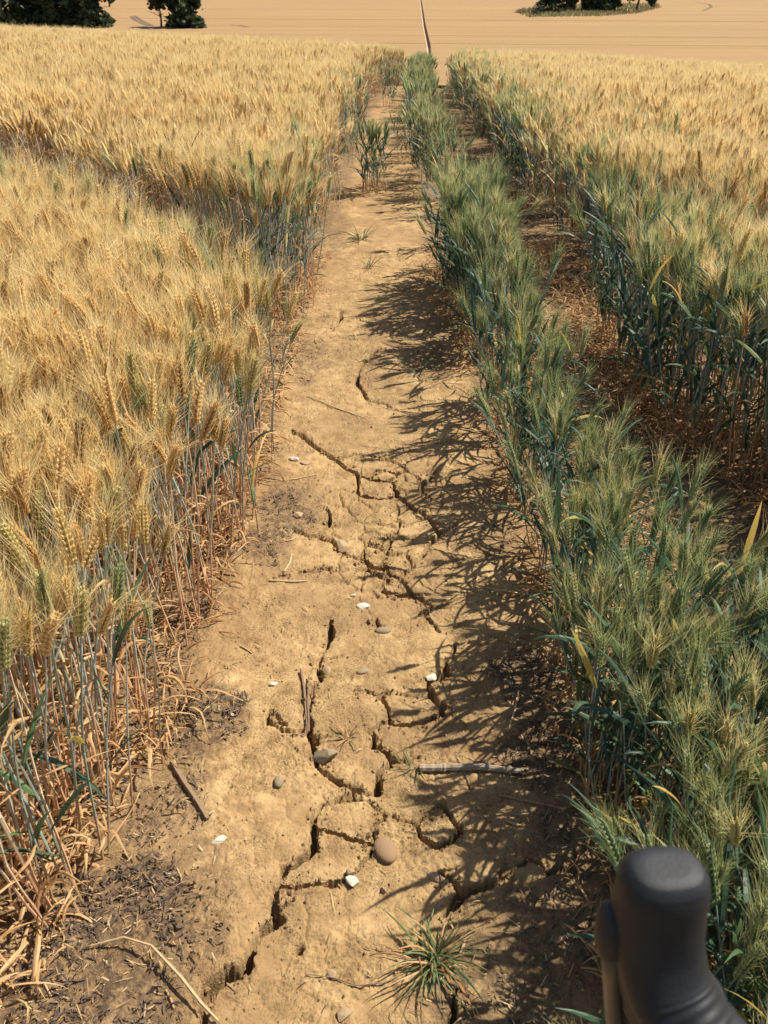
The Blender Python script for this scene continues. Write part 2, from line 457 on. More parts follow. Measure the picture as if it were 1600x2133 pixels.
# cracks traced on the path: photo pixels and opening in photo pixels
CRACKS = [
 ([(420,2133),(424,2100),(437,2051),(471,2025),(494,2021),(509,2008),(512,1982),(538,1950),(552,1926),(577,1909),(572,1879),(580,1841),(595,1807),(625,1785),(659,1762),(651,1725),(655,1695),(670,1672)], [9,14,24,22,18,20,14,17,16,19,13,7,11,15,13,13,10,6]),
 ([(670,1672),(700,1668),(725,1655),(749,1650),(730,1636),(711,1627),(685,1612),(668,1596)], [6,7,8,12,9,9,8,6]),
 ([(662,1590),(655,1552),(644,1526),(643,1490),(645,1462),(647,1425),(668,1414),(661,1392),(664,1378),(682,1340),(690,1318),(688,1290)], [6,13,13,9,7,8,7,8,6,5,10,8]),
 ([(664,1378),(690,1368),(712,1362)], [4,3,2]),
 ([(662,1732),(692,1732),(726,1744),(760,1751),(775,1755)], [3,4,5,5,4]),
 ([(775,1755),(782,1712),(797,1690),(770,1668),(735,1664),(700,1668)], [4,3,3,3,3,4]),
 ([(580,1841),(602,1843),(640,1841),(685,1838),(715,1834),(749,1800),(771,1786),(776,1757)], [5,4,6,6,4,3,4,3]),
 ([(572,1879),(590,1878),(614,1871)], [4,5,3]),
 ([(929,1905),(952,1884),(966,1864),(1000,1848),(1045,1833),(1052,1810),(1100,1788),(1140,1818),(1200,1813)], [8,14,22,15,9,6,4,6,5]),
 ([(966,1862),(935,1828),(912,1822)], [12,8,4]),
 ([(910,1678),(935,1698),(952,1722),(962,1738),(925,1768),(900,1756),(870,1736),(862,1714),(884,1692),(910,1678)], [6,8,8,6,10,8,5,5,3,4]),
 ([(862,1714),(838,1704),(820,1690)], [4,3,2]),
 ([(786,1609),(787,1628),(786,1648),(768,1650),(749,1650)], [12,16,12,5,6]),
 ([(786,1609),(800,1594),(818,1584),(812,1567),(797,1552),(780,1549),(782,1530),(767,1519)], [9,6,7,9,9,10,10,5]),
 ([(818,1584),(850,1586),(872,1575)], [5,3,2]),
 ([(948,1338),(940,1362),(925,1382),(930,1402),(905,1416),(892,1420),(895,1444),(921,1462),(917,1489),(887,1504),(850,1504),(812,1500),(805,1474),(786,1451)], [4,5,11,13,9,9,13,9,6,6,6,5,4,4]),
 ([(786,1451),(820,1446),(857,1449),(895,1444)], [4,4,4,4]),
 ([(786,1451),(760,1440),(740,1436)], [3,3,2]),
 ([(812,1500),(790,1508),(767,1519)], [4,4,4]),
 ([(561,1477),(559,1500),(584,1511),(587,1522),(610,1522),(640,1524)], [5,6,6,5,6,7]),
 ([(561,1485),(580,1490),(594,1510)], [3,5,4]),
 ([(644,1526),(665,1534),(690,1530)], [6,5,3]),
 ([(615,1099),(643,1110),(662,1113),(688,1119),(707,1144),(730,1158),(758,1164),(775,1178),(792,1183),(806,1180)], [6,8,8,11,5,5,9,10,10,7]),
 ([(662,1113),(674,1096),(688,1085),(685,1071),(682,1058)], [6,6,7,6,3]),
 ([(620,1195),(651,1189),(671,1183),(700,1190),(735,1188),(761,1183),(783,1195),(809,1206),(797,1217),(795,1228),(814,1240),(834,1245),(857,1242)], [5,5,3,2,3,7,9,5,6,7,8,7,8]),
 ([(806,1180),(815,1196),(834,1203),(848,1223),(859,1240),(882,1254),(899,1265),(886,1282),(902,1304),(918,1316)], [5,5,6,9,12,8,5,5,5,3]),
 ([(834,1203),(846,1190),(862,1172),(887,1152),(891,1141),(914,1110),(899,1091),(890,1077),(876,1063),(848,1051),(837,1037),(826,1029),(823,1012),(812,1001)], [5,5,6,7,6,8,10,9,8,7,7,7,5,4]),
 ([(914,1110),(935,1100),(950,1088)], [7,5,3]),
 ([(848,1051),(866,1055),(876,1063)], [4,4,5]),
 ([(902,985),(893,1001),(876,1013),(884,1030),(897,1040)], [6,8,8,5,3]),
 ([(610,900),(640,915),(662,932),(685,945),(702,953),(719,970),(744,981),(747,1003),(741,1022),(750,1033),(772,1034),(792,1036),(822,1031)], [6,8,8,8,7,6,5,5,6,7,6,5,4]),
 ([(744,985),(758,989),(775,998),(797,1000),(812,1001),(831,988),(850,980),(876,1000)], [4,4,4,4,5,4,3,4]),
 ([(775,998),(780,984),(797,978),(831,988)], [3,3,4,4]),
 ([(828,1052),(831,1085),(831,1102),(814,1116),(817,1122),(845,1117),(866,1115)], [2,3,3,5,4,3,2]),
 ([(767,1127),(786,1136),(806,1138),(816,1124)], [4,5,5,4]),
 ([(806,1138),(806,1149),(823,1151),(848,1152),(862,1172)], [5,4,3,3,4]),
 ([(806,1149),(798,1169),(806,1180)], [4,5,6]),
 ([(767,1127),(758,1145),(758,1164)], [3,2,3]),
 ([(578,1203),(600,1203)], [5,4]),
 ([(781,1293),(787,1306),(800,1312)], [4,4,3]),
 ([(905,1265),(940,1270)], [3,2]),
 ([(800,728),(770,745),(748,768),(744,800),(768,832)], [6,7,5,6,6]),
 ([(768,832),(800,838),(830,850)], [3,3,2]),
 ([(955,2060),(946,2095),(940,2133)], [5,6,7]),
 ([(1020,1240),(1060,1245),(1100,1240)], [3,3,2]),
 ([(700,953),(740,940),(790,950),(830,965),(850,980)], [2,3,2,3,3]),
 ([(712,650),(708,668),(690,690)], [5,5,3]),
 ([(800,600),(830,606),(860,596)], [4,4,3]),
]
segs = []
for pts, wid in CRACKS:
    w3 = [gp(*p) for p in pts]
    wm = [w * math.sqrt(x*x + y*y + 2.2) / FPX for w, (x, y) in zip(wid, w3)]
    for (a, b, wa, wb) in zip(w3[:-1], w3[1:], wm[:-1], wm[1:]): segs.append((*a, *b, wa, wb))

xs = np.arange(PX0, PX1 + 1e-6, 0.0026)
ys = [PY0]
while ys[-1] < PY1: ys.append(ys[-1] + max(0.0026, 0.0024 * ys[-1]))
ys = np.array(ys); ys *= 1.0
X, Y = np.meshgrid(xs, ys)
def soil_height(X, Y):
    wx = X + (vnoise(X * 40, Y * 40, 1) - .5) * .012 + (vnoise(X * 170, Y * 170, 2) - .5) * .004
    wy = Y + (vnoise(X * 40, Y * 40, 4) - .5) * .012 + (vnoise(X * 170, Y * 170, 5) - .5) * .004
    dep = np.zeros(X.shape); lip = np.zeros(X.shape)
    for ax, ay, bx, by, wa, wb in segs:
        pad = 0.05
        c0, c1 = np.searchsorted(xs, [min(ax, bx) - pad, max(ax, bx) + pad]); r0, r1 = np.searchsorted(ys, [min(ay, by) - pad, max(ay, by) + pad])
        if c0 >= c1 or r0 >= r1: continue
        sx, sy = wx[r0:r1, c0:c1], wy[r0:r1, c0:c1]
        L2 = (bx-ax)**2 + (by-ay)**2 + 1e-12
        t = np.clip(((sx-ax)*(bx-ax) + (sy-ay)*(by-ay)) / L2, 0, 1)
        d = np.hypot(sx - ax - t*(bx-ax), sy - ay - t*(by-ay))
        w = (wa + (wb - wa) * t) * 0.52 + 0.0013
        D = np.minimum(0.065, 5.5 * w + 0.004)
        dep[r0:r1, c0:c1] = np.maximum(dep[r0:r1, c0:c1], D * (1 - smooth(0.70, 1.0, d / w)))
        lip[r0:r1, c0:c1] = np.maximum(lip[r0:r1, c0:c1], 1 - smooth(0.0, 1.0, (d - w) / 0.022))
    und = (fbm(X * 5, Y * 5, 3, 3) - .5) * .028 + (fbm(X * 24, Y * 24, 4, 9) - .5) * .008 + (fbm(X * 120, Y * 120, 2, 19) - .5) * .0045 * (.4 + 1.2 * smooth(.45, .6, fbm(X * 9, Y * 9, 3, 61)))
    fine = voronoi_edge(wx * 15, wy * 13, 31)
    zx, zy = gp(810, 1090); zone = 1 - smooth(.6, 1.1, np.hypot((X - zx) / .24, (Y - zy) / .55))
    mask = np.maximum(.30 * smooth(0.52, 0.60, fbm(X * 4.5, Y * 4.5, 2, 44)), zone * smooth(.30, .42, fbm(X * 7, Y * 7, 2, 47))) * smooth(0.0, .12, X - left_edge(Y)) * smooth(0.0, .12, strip_left(Y) - X)
    dep2 = (0.009 * (1 - smooth(0.025, 0.055, fine)) + .0015 * (1 - smooth(.05, .25, fine))) * mask
    crumb = np.maximum(0, vnoise(X * 90, Y * 90, 23) - .62) * .012 * lip
    # a small burrow
    hx, hy = gp(623, 1969)
    hole = 0.035 * (1 - smooth(0.004, 0.010, np.hypot(wx - hx, wy - hy)))
    rim = smooth(0.0, 0.06, np.minimum(np.minimum(X - PX0, PX1 - X), np.minimum(Y - PY0, PY1 - Y)))
    h = und - lip * .002 + crumb - dep2
    return h * rim, np.maximum(dep, hole) * rim
und, dep = soil_height(X, Y)
Z = zg(X, Y) + und - dep
HUMV = humus(X, Y)
# split the mesh into single plates wherever cracks close round a piece of mud
ny, nx = X.shape
cell_d = np.maximum(np.maximum(dep[:-1, :-1], dep[1:, 1:]), np.maximum(dep[:-1, 1:], dep[1:, :-1]))
open_ = cell_d < 0.0035
lab = np.zeros((ny-1, nx-1), int); cur = 0; sizes = [0]
ol = open_.tolist(); lb = [[0] * (nx-1) for _ in range(ny-1)]
for r in range(ny - 1):
    for c in range(nx - 1):
        if ol[r][c] and not lb[r][c]:
            cur += 1; n = 0; dq = deque([(r, c)]); lb[r][c] = cur
            while dq:
                a, b = dq.popleft(); n += 1
                for a2, b2 in ((a+1, b), (a-1, b), (a, b+1), (a, b-1)):
                    if 0 <= a2 < ny-1 and 0 <= b2 < nx-1 and ol[a2][b2] and not lb[a2][b2]:
                        lb[a2][b2] = cur; dq.append((a2, b2))
            sizes.append(n)
lab = np.array(lb); sizes = np.array(sizes)
plates = [k for k in range(1, cur + 1) if 60 <= sizes[k] < 0.2 * lab.size]
idx = np.arange(nx * ny).reshape(ny, nx)
quad = np.stack([idx[:-1, :-1], idx[:-1, 1:], idx[1:, 1:], idx[1:, :-1]], -1)
COV = np.stack([X, Y, Z], -1).reshape(-1, 3)
is_plate = np.isin(lab, plates)
def sub_mesh(name, sel):
    F = quad[sel]; u, inv = np.unique(F, return_inverse=True)
    return quads_mesh(name, COV[u], inv.reshape(F.shape), M['soil'], {'humus': HUMV.reshape(-1)[u]})
path = obj('footpath', sub_mesh('footpath', ~is_plate), kind='structure')
for k in plates: obj('soil_plate', sub_mesh('soil_plate', lab == k), path)
print('plates', len(plates), 'path quads', quad.shape[0] * quad.shape[1])

def surf(x, y):
    """height of the finished soil, cracks left out"""
    if PX0 < x < PX1 and PY0 < y < PY1:
        i = min(max(np.searchsorted(ys, y), 0), ny - 1); j = min(max(np.searchsorted(xs, x), 0), nx - 1)
        return float(zg(x, y) + und[i, j])
    return float(zg(x, y))

# ------------------------------------------------------------------ far hillside: the crop seen as one surface, paths and tramlines cut into it
def path_far(y): return np.interp(y, [17, 150, 213, 396, 900], [0.75, 7.1, 8.9, 14.9, 32])
tram = []
for yy in (103, 99, 85, 81, 63, 47, 40, 25, 11):
    tram.append(gp(1100, yy, True)[1])
xo = np.concatenate([np.linspace(-400, -1.4, 60), [-0.33, -0.31, 0.31, 0.33], np.linspace(1.4, 400, 60)])
yl = sorted(set(np.concatenate([np.arange(26, 120, 4.0), np.arange(120, 900, 12.0)] + [np.array([t-.75, t-.7, t+.7, t+.75]) for t in tram]).tolist()))
yl = np.array(yl)
XO, YL = np.meshgrid(xo, yl)
XF = XO + path_far(YL)
cut = np.where((np.abs(XO) < 0.32) & (YL > 60), 0.62, 0.0)
YT = YL
for i, t in enumerate(tram):
    cut = np.maximum(cut, np.where(np.abs(YL - t) < 0.72, (0.03, 0.06, 0.02, 0.045)[i % 4], 0.0))
slant = -0.012 * XF
YF = YL + np.where(YL > 90, 1, 0) * (-0.10 * XF)           # tramlines run slightly aslant
ZF = zg(XF, YF) + 0.60 - cut
co = np.stack([XF, YF, ZF], -1).reshape(-1, 3)
ii = np.arange(len(xo) * len(yl)).reshape(len(yl), len(xo))
FQ = np.stack([ii[:-1, :-1], ii[:-1, 1:], ii[1:, 1:], ii[1:, :-1]], -1).reshape(-1, 4)
obj('far_field', quads_mesh('far_field', co, FQ, M['crop_far'], None, False), kind='structure')

def far_z(x, y): return float(zg(x, y)) + 0.60
def strip_on_hill(name, pts, width, material, lift=0.012):
    g = G(); P = np.array(pts, float)
    d = np.gradient(P, axis=0); n = np.stack([-d[:, 1], d[:, 0]], -1); n /= np.linalg.norm(n, axis=1)[:, None]
    V = []
    for p, q in zip(P, n):
        for s in (-1, 1):
            e = p + q * s * width / 2
            V.append((e[0], e[1], far_z(*e) + lift))
    g.add(V, [(2*i, 2*i+1, 2*i+3, 2*i+2) for i in range(len(P) - 1)])
    return obj(name, g.mesh(name, [material]), kind='structure')
def dense(pts, n=30):
    q = np.array(pts, float); t = np.linspace(0, len(q) - 1, n); k = np.arange(len(q))
    return list(zip(np.interp(t, k, q[:, 0]), np.interp(t, k, q[:, 1])))
yy = np.arange(110, 600, 6.0)
pfloor = G(); V = []
for y in yy:
    for s in (-.3, .3):
        x = float(path_far(y)) + s; y2 = y - 0.10 * x
        V.append((x, y2, float(zg(x, y2)) + 0.01))
pfloor.add(V, [(2*i, 2*i+1, 2*i+3, 2*i+2) for i in range(len(yy) - 1)])
obj('far_path', pfloor.mesh('far_path', [M['far_path']]), kind='structure')
for track in ([(273, 34), (281, 42), (298, 50), (311, 54)], [(281, 33), (289, 40), (304, 48), (318, 53)], [(480, 52), (500, 53), (517, 57)], [(1450, 5), (1478, 9), (1482, 15), (1465, 22)]):
    strip_on_hill('wheel_track', dense([gp(a, b, True, 0.6) for a, b in track]), 0.9, M['track_soil'])

# ------------------------------------------------------------------ trees on the far hillside
def crown_mesh(name, lobes, n, size, seed, light=0.2):
    r = np.random.default_rng(seed); g = G(); per = n // len(lobes)
    V = []; F = []; mm = []
    for (cx, cy, cz, rx, ry, rz) in lobes:
        sub = r.normal(size=(max(5, per // 45), 3)); sub /= np.linalg.norm(sub, axis=1)[:, None]
        sub *= (0.55 + 0.45 * r.random((len(sub), 1)))
        for k in range(per):
            s = sub[r.integers(len(sub))]
            p = s + r.normal(size=3) * 0.17
            p = np.array([cx, cy, cz]) + p * np.array([rx, ry, rz])
            if p[2] < 0.05: continue
            nrm = r.normal(size=3); t, u, v = frame_of(nrm)
            w = size * (0.5 + r.random()); b = len(V)
            V += [p - u*w*.5, p + v*w*.35, p + u*w*.5, p - v*w*.35]
            F.append((b, b+1, b+2, b+3)); mm.append(1 if r.random() < light else 0)
    g.v = [np.array(V)]; g.f = F; g.m = mm; g.n = len(V)
    return g.mesh(name, [M['foliage'], M['foliage_light']])

def tree(name, px, py, height, width, label, cat, seed, trunk_h=0.2, n=2600, light=0.2, group=None, depth_off=0.0, base=None):
    x, y = base if base else gp(px, py, True, 0.6)
    y += depth_off
    t = empty(name, (x, y, float(zg(x, y)) + 0.3), 0, label=label, category=cat)
    if group: t['group'] = group
    r = random.Random(seed); h0 = trunk_h * height
    g = G()
    top = np.array([r.uniform(-.05, .05) * height, 0, height * .75])
    tube(g, [np.zeros(3), top * .4 + np.array([.03 * height, 0, 0]), top], [height * .035, height * .026, height * .008], 7)
    for k in range(7):
        a = r.uniform(0, 6.28); s = top * r.uniform(.35, .8)
        e = s + np.array([math.cos(a) * width * .35, math.sin(a) * width * .35, height * r.uniform(.08, .22)])
        tube(g, [s, (s + e) / 2 + np.array([0, 0, .02 * height]), e], [height*.012, height*.009, height*.003], 5)
    obj('trunk', g.mesh('trunk', [M['bark']]), t)
    lobes = []
    hz = height - h0
    for k in range(8):
        a = k * 2.4 + r.uniform(-.4, .4); f = r.uniform(.1, .34)
        lobes.append((math.cos(a) * width * f, math.sin(a) * width * f * .8, h0 + hz * r.uniform(.18, .8), width * r.uniform(.20, .30), width * r.uniform(.20, .30), hz * r.uniform(.17, .26)))
    if trunk_h < .06:
        for k in range(5):
            a = k * 1.26 + r.uniform(-.3, .3); lobes.append((math.cos(a) * width * .28, math.sin(a) * width * .25, hz * .10, width * .24, width * .22, hz * .13))
    lobes.append((0, 0, h0 + hz * .45, width * .33, width * .3, hz * .42))
    obj('crown', crown_mesh('crown', lobes, n, height * .085, seed, light), t)
    return t

grp = 'trees of the dark wood at the upper left'
for i, (px, hh, ww, do) in enumerate([(193, 13, 9, 0), (150, 15, 10, 2), (105, 15, 11, 0), (58, 16, 11, 3), (15, 13, 10, -3), (-35, 15, 12, 0)]):
    lbl = ['dark leafy tree at the right end of the far wood', 'dark broad tree second from the right end of the far wood', 'dark tree in the middle of the far wood', 'dark tree left of the middle of the far wood', 'rounder lighter tree at the left picture edge in the far wood', 'dark tree cut off by the left picture edge'][i]
    tree('leafy_tree', px, 57, hh, ww, lbl, 'tree', 100 + i, 0.02, 3600, 0.12 if i != 4 else 0.4, grp, do)
tree('small_tree', 228, 14, 9, 5.5, 'small lone tree on the hillside above the dark wood, cut by the top edge', 'tree', 120, 0.15, 1500, 0.2)
tree('field_tree', 336, 56, 7.5, 7.0, 'smaller tree with a bare lower trunk, left of the big bushy one', 'tree', 131, 0.34, 2000, 0.3, 'pair of trees standing in the far field')
tree('field_tree', 383, 57, 10.5, 10.5, 'big dark bushy tree standing alone in the far field', 'tree', 132, 0.02, 4200, 0.22, 'pair of trees standing in the far field')
grp = 'trees of the copse at the upper right'
for i, (px, py, hh, ww, th, lt) in enumerate([(1142, 26, 11, 9, .03, .1), (1178, 25, 13, 9, .10, .1), (1212, 24, 13, 9, .10, .15), (1246, 24, 12, 9, .03, .35), (1280, 22, 12, 9, .08, .15), (1325, 24, 11, 11, .28, .15), (1362, 18, 9, 6, .1, .15)]):
    lbl = ['dense dark tree at the left of the copse, behind the round shrub', 'dark tree with a pale trunk, second in the copse', 'dark tree with a pale trunk, third in the copse', 'lighter green bushy tree in the middle of the copse', 'dark tree left of the bare trunked one in the copse', 'spreading tree on a bare trunk at the right of the copse', 'low drooping tree at the right end of the copse'][i]
    tree('copse_tree', px, py, hh, ww, lbl, 'tree', 140 + i, th, 2600, lt, grp)
tree('round_shrub', 1118, 32, 3.4, 4.6, 'low round green shrub at the left foot of the copse', 'shrub', 160, 0.02, 900, 0.35)
# rough grass the copse stands on
g = G(); rr = random.Random(5)
outl = [(1072, 26), (1100, 36), (1160, 35), (1250, 34), (1330, 28), (1376, 16), (1370, 9), (1280, 8), (1160, 12), (1090, 20)]
W = [gp(a, b, True, .6) for a, b in outl]
cxm = sum(p[0] for p in W) / len(W); cym = sum(p[1] for p in W) / len(W)
V = []; F = []
for k in range(6000):
    i = rr.randrange(len(W)); a = W[i]; b = W[(i+1) % len(W)]
    u = math.sqrt(rr.random()); v = rr.random()
    x = cxm + u * ((a[0] * v + b[0] * (1-v)) - cxm); y = cym + u * ((a[1] * v + b[1] * (1-v)) - cym)
    z = far_z(x, y) - .1; hgt = rr.uniform(.4, 1.0); an = rr.uniform(0, 6.28); w = .16; bb = len(V)
    V += [(x - w*math.cos(an), y - w*math.sin(an), z), (x + w*math.cos(an), y + w*math.sin(an), z), (x + rr.uniform(-.3, .3), y + rr.uniform(-.3, .3), z + hgt)]
    F.append((bb, bb+1, bb+2))
g.add(V, F)
obj('rough_grass', g.mesh('rough_grass', [M['rough_grass']]), kind='stuff', label='pale rough grass island under the far copse', category='grass')

# ------------------------------------------------------------------ wheat plants
def wheat(kind, seed, h=None):
    """one bearded wheat plant, foot at the origin; returns its parts as geometry"""
    r = random.Random(seed)
    H = h or r.uniform(0.47, 0.56)
    la = r.uniform(0, 6.28); lean = abs(r.gauss(0, .055)) + .01
    ld = np.array([math.cos(la), math.sin(la), 0])
    P = [ld * lean * (t ** 2) + np.array([0, 0, H * t]) + ld * .004 * math.sin(9 * t) for t in np.linspace(0, 1, 7)]
    P = np.array(P)
    rad = np.array([.0025, .0025, .0024, .0023, .0020, .0016, .0013])
    parts = {'stem': G(), 'ear': G(), 'beard': G(), 'leaves': []}
    tube(parts['stem'], P, rad, 5)
    for t in (.22, .5):                                            # joints of the stalk
        c = np.array([np.interp(t, np.linspace(0, 1, 7), P[:, k]) for k in range(3)])
        tube(parts['stem'], [c - [0, 0, .004], c, c + [0, 0, .004]], [.0022, .0033, .0022], 5, cap=False)
    # ear
    L = r.uniform(.078, .104); n = 19
    tang = P[-1] - P[-2]; tang /= np.linalg.norm(tang)
    nod = r.uniform(.0, .45) if kind != 'green' else r.uniform(0, .25)
    nd = ld * 1.0 + np.array([r.gauss(0, .5), r.gauss(0, .5), 0]); nd /= np.linalg.norm(nd)
    p = P[-1].copy(); d = tang.copy(); axis = []
    for i in range(n):
        axis.append((p.copy(), d.copy())); p = p + d * L / n
        d = d + nd * nod / n; d /= np.linalg.norm(d)
    _, side, front = frame_of(d)
    rot = r.uniform(0, 6.28)
    side, front = side * math.cos(rot) + front * math.sin(rot), -side * math.sin(rot) + front * math.cos(rot)
    tube(parts['ear'], [a for a, _ in axis[::6]] , .0012, 4)
    aw = 0.00095 if kind != 'green' else 0.0008
    for i, (q, d) in enumerate(axis):
        s = 1 if i % 2 else -1
        t = i / (n - 1)
        sz = (0.70 + 0.46 * math.sin(math.pi * min(1, t * .85 + .15))) * r.uniform(.9, 1.1)
        out = side * s
        for j, off in enumerate((-1, 0, 1)):
            dd = d + out * (.38 if j == 1 else .22) + front * off * .36
            dd /= np.linalg.norm(dd)
            b = q + out * .0024 + front * off * .0027
            grain(parts['ear'], b, dd, .0135 * sz, .0060 * sz)
            if True:
                al = r.uniform(.045, .072) * (0.7 + .5 * (1 - abs(t - .45)))
                sp = r.uniform(.25, .62) if kind == 'green' else r.uniform(.22, .75)
                a0 = b + dd * .0125 * sz
                ad = d + out * sp * r.uniform(.3, 1.1) + front * off * sp * r.uniform(.3, 1.1) + np.array([r.gauss(0, .1), r.gauss(0, .1), r.gauss(0, .1)])
                ad /= np.linalg.norm(ad)
                bend = np.array([r.gauss(0, .12), r.gauss(0, .12), r.gauss(-.02, .12)])
                ribbon(parts['beard'], [a0, a0 + ad * al * .5 + bend * al * .12, a0 + ad * al + bend * al * .5], [aw, aw * .8, aw * .3], np.array([r.gauss(0, 1), r.gauss(0, 1), r.gauss(0, 1)]))
    # leaves
    if kind == 'gold':
        for k in range(r.choice((1, 2, 2))):
            t = r.choice((.06, .15, .25, .4, .55)); c = np.array([np.interp(t, np.linspace(0, 1, 7), P[:, j]) for j in range(3)])
            l = G(); blade(l, c, r.uniform(0, 6.28), r.uniform(.4, 1.3), r.uniform(.09, .17), r.uniform(.005, .009), r.uniform(1.6, 3.6), 7, r.uniform(-3, 3), fold=.3, wave=r.uniform(-3, 3)); parts['leaves'].append((l, 'leaf_dry'))
    else:
        hi = (.10, .25, .38, .52, .66, .8, .9) if kind == 'green' else (.1, .3, .55, .8)
        for t in hi:
            if r.random() < (.12 if kind == 'green' else .35): continue
            c = np.array([np.interp(t, np.linspace(0, 1, 7), P[:, j]) for j in range(3)])
            dry = t < .25 or (kind == 'turning' and r.random() < .6)
            l = G()
            if dry: blade(l, c, r.uniform(0, 6.28), r.uniform(.3, 1.2), r.uniform(.08, .15), r.uniform(.005, .008), r.uniform(1.8, 3.4), 7, r.uniform(-3, 3), fold=.3, wave=r.uniform(-3, 3))
            else: blade(l, c, r.uniform(0, 6.28), r.uniform(.7, 1.3), r.uniform(.13, .24), r.uniform(.011, .017), r.uniform(.3, 1.8), 7, r.uniform(-1, 1), fold=.16)
            parts['leaves'].append((l, 'leaf_dry' if dry else 'leaf_green'))
    return parts

KM = {k: [M['ear_' + k], M['beard_' + k], M['stem_gold' if k == 'gold' else 'stem_green'], M['leaf_dry'], M['leaf_green']] for k in ('gold', 'turning', 'green')}
SLOT = {'leaf_dry': 3, 'leaf_green': 4}
def joined(parts):
    g = G()
    g.join(parts['ear'], remap=0); g.join(parts['beard'], remap=1); g.join(parts['stem'], remap=2)
    for l, m in parts['leaves']: g.join(l, remap=SLOT[m])
    return g

def wheat_light(g, kind, r, at, aw, stem_from=0.25):
    """a plant for the middle distance: husk outline, fewer and wider awns"""
    H = r.uniform(.47, .57); la = r.uniform(0, 6.28); lean = abs(r.gauss(0, .06)); ld = np.array([math.cos(la), math.sin(la), 0])
    b = np.array(at, float)
    P = np.array([b + ld * lean * t * t + np.array([0, 0, H * t]) for t in (stem_from, .65, 1)])
    tube(g, P, [.002, .0017, .0012], 3, 2, cap=False)
    tang = P[-1] - P[-2]; tang /= np.linalg.norm(tang)
    d = tang + ld * r.uniform(0, .4); d /= np.linalg.norm(d)
    L = r.uniform(.075, .10); p = P[-1]
    tube(g, [p, p + d*L*.12, p + d*L*.3, p + d*L*.45, p + d*L*.62, p + d*L*.8, p + d*L], [.002, .0078, .0102, .0088, .0098, .0074, .0015], 5, 0, cap=False)
    _, u, v = frame_of(d)
    for k in range(18):
        t = r.uniform(.1, 1); a = r.uniform(0, 6.28)
        o = u * math.cos(a) + v * math.sin(a); q = p + d * L * t + o * .006
        ad = d + o * r.uniform(.15, .7); ad /= np.linalg.norm(ad); al = r.uniform(.045, .075)
        ribbon(g, [q, q + ad * al], [aw, aw * .35], np.array([r.gauss(0, 1), r.gauss(0, 1), r.gauss(0, 1)]), 1)
    for k in range(2 if kind == 'gold' else 4):
        t = r.uniform(.25, .85); c = b + ld * lean * t * t + np.array([0, 0, H * t])
        if kind == 'gold': blade(g, c, r.uniform(0, 6.28), r.uniform(.4, 1.3), r.uniform(.08, .15), .007, r.uniform(1.5, 3), 4, r.uniform(-2, 2), 3)
        else: blade(g, c, r.uniform(0, 6.28), r.uniform(.7, 1.3), r.uniform(.12, .2), .011, r.uniform(.4, 1.8), 4, r.uniform(-1, 1), 4 if r.random() < .8 else 3)

NVAR = {'gold': 12, 'turning': 6, 'green': 12}
PARTS = {k: [wheat(k, 1000 * j + i) for i in range(n)] for j, (k, n) in enumerate(NVAR.items())}
def source_collection(name, meshes):
    c = bpy.data.collections.new(name)
    for i, me in enumerate(meshes):
        c.objects.link(bpy.data.objects.new('%s_%02d' % (name, i), me))
    return c
SRC = {k: source_collection('wheat_source_' + k, [joined(p).mesh('wheat_' + k, KM[k]) for p in PARTS[k]]) for k in PARTS}
def clump(kind, seed, n, rad, aw):
    r = random.Random(seed); g = G()
    for i in range(n):
        a = r.uniform(0, 6.28); q = rad * math.sqrt(r.random())
        wheat_light(g, kind, r, (q * math.cos(a), q * math.sin(a), 0), aw)
    return g.mesh('clump_' + kind, KM[kind])
SRC['gold_far'] = source_collection('clump_source_gold', [clump('gold', 50 + i, 10, .085, .0020) for i in range(10)])
SRC['green_far'] = source_collection('clump_source_green', [clump('green', 80 + i, 7, .07, .0015) for i in range(8)])
SRC['turning_far'] = source_collection('clump_source_turning', [clump('turning', 90 + i, 7, .08, .0015) for i in range(5)])

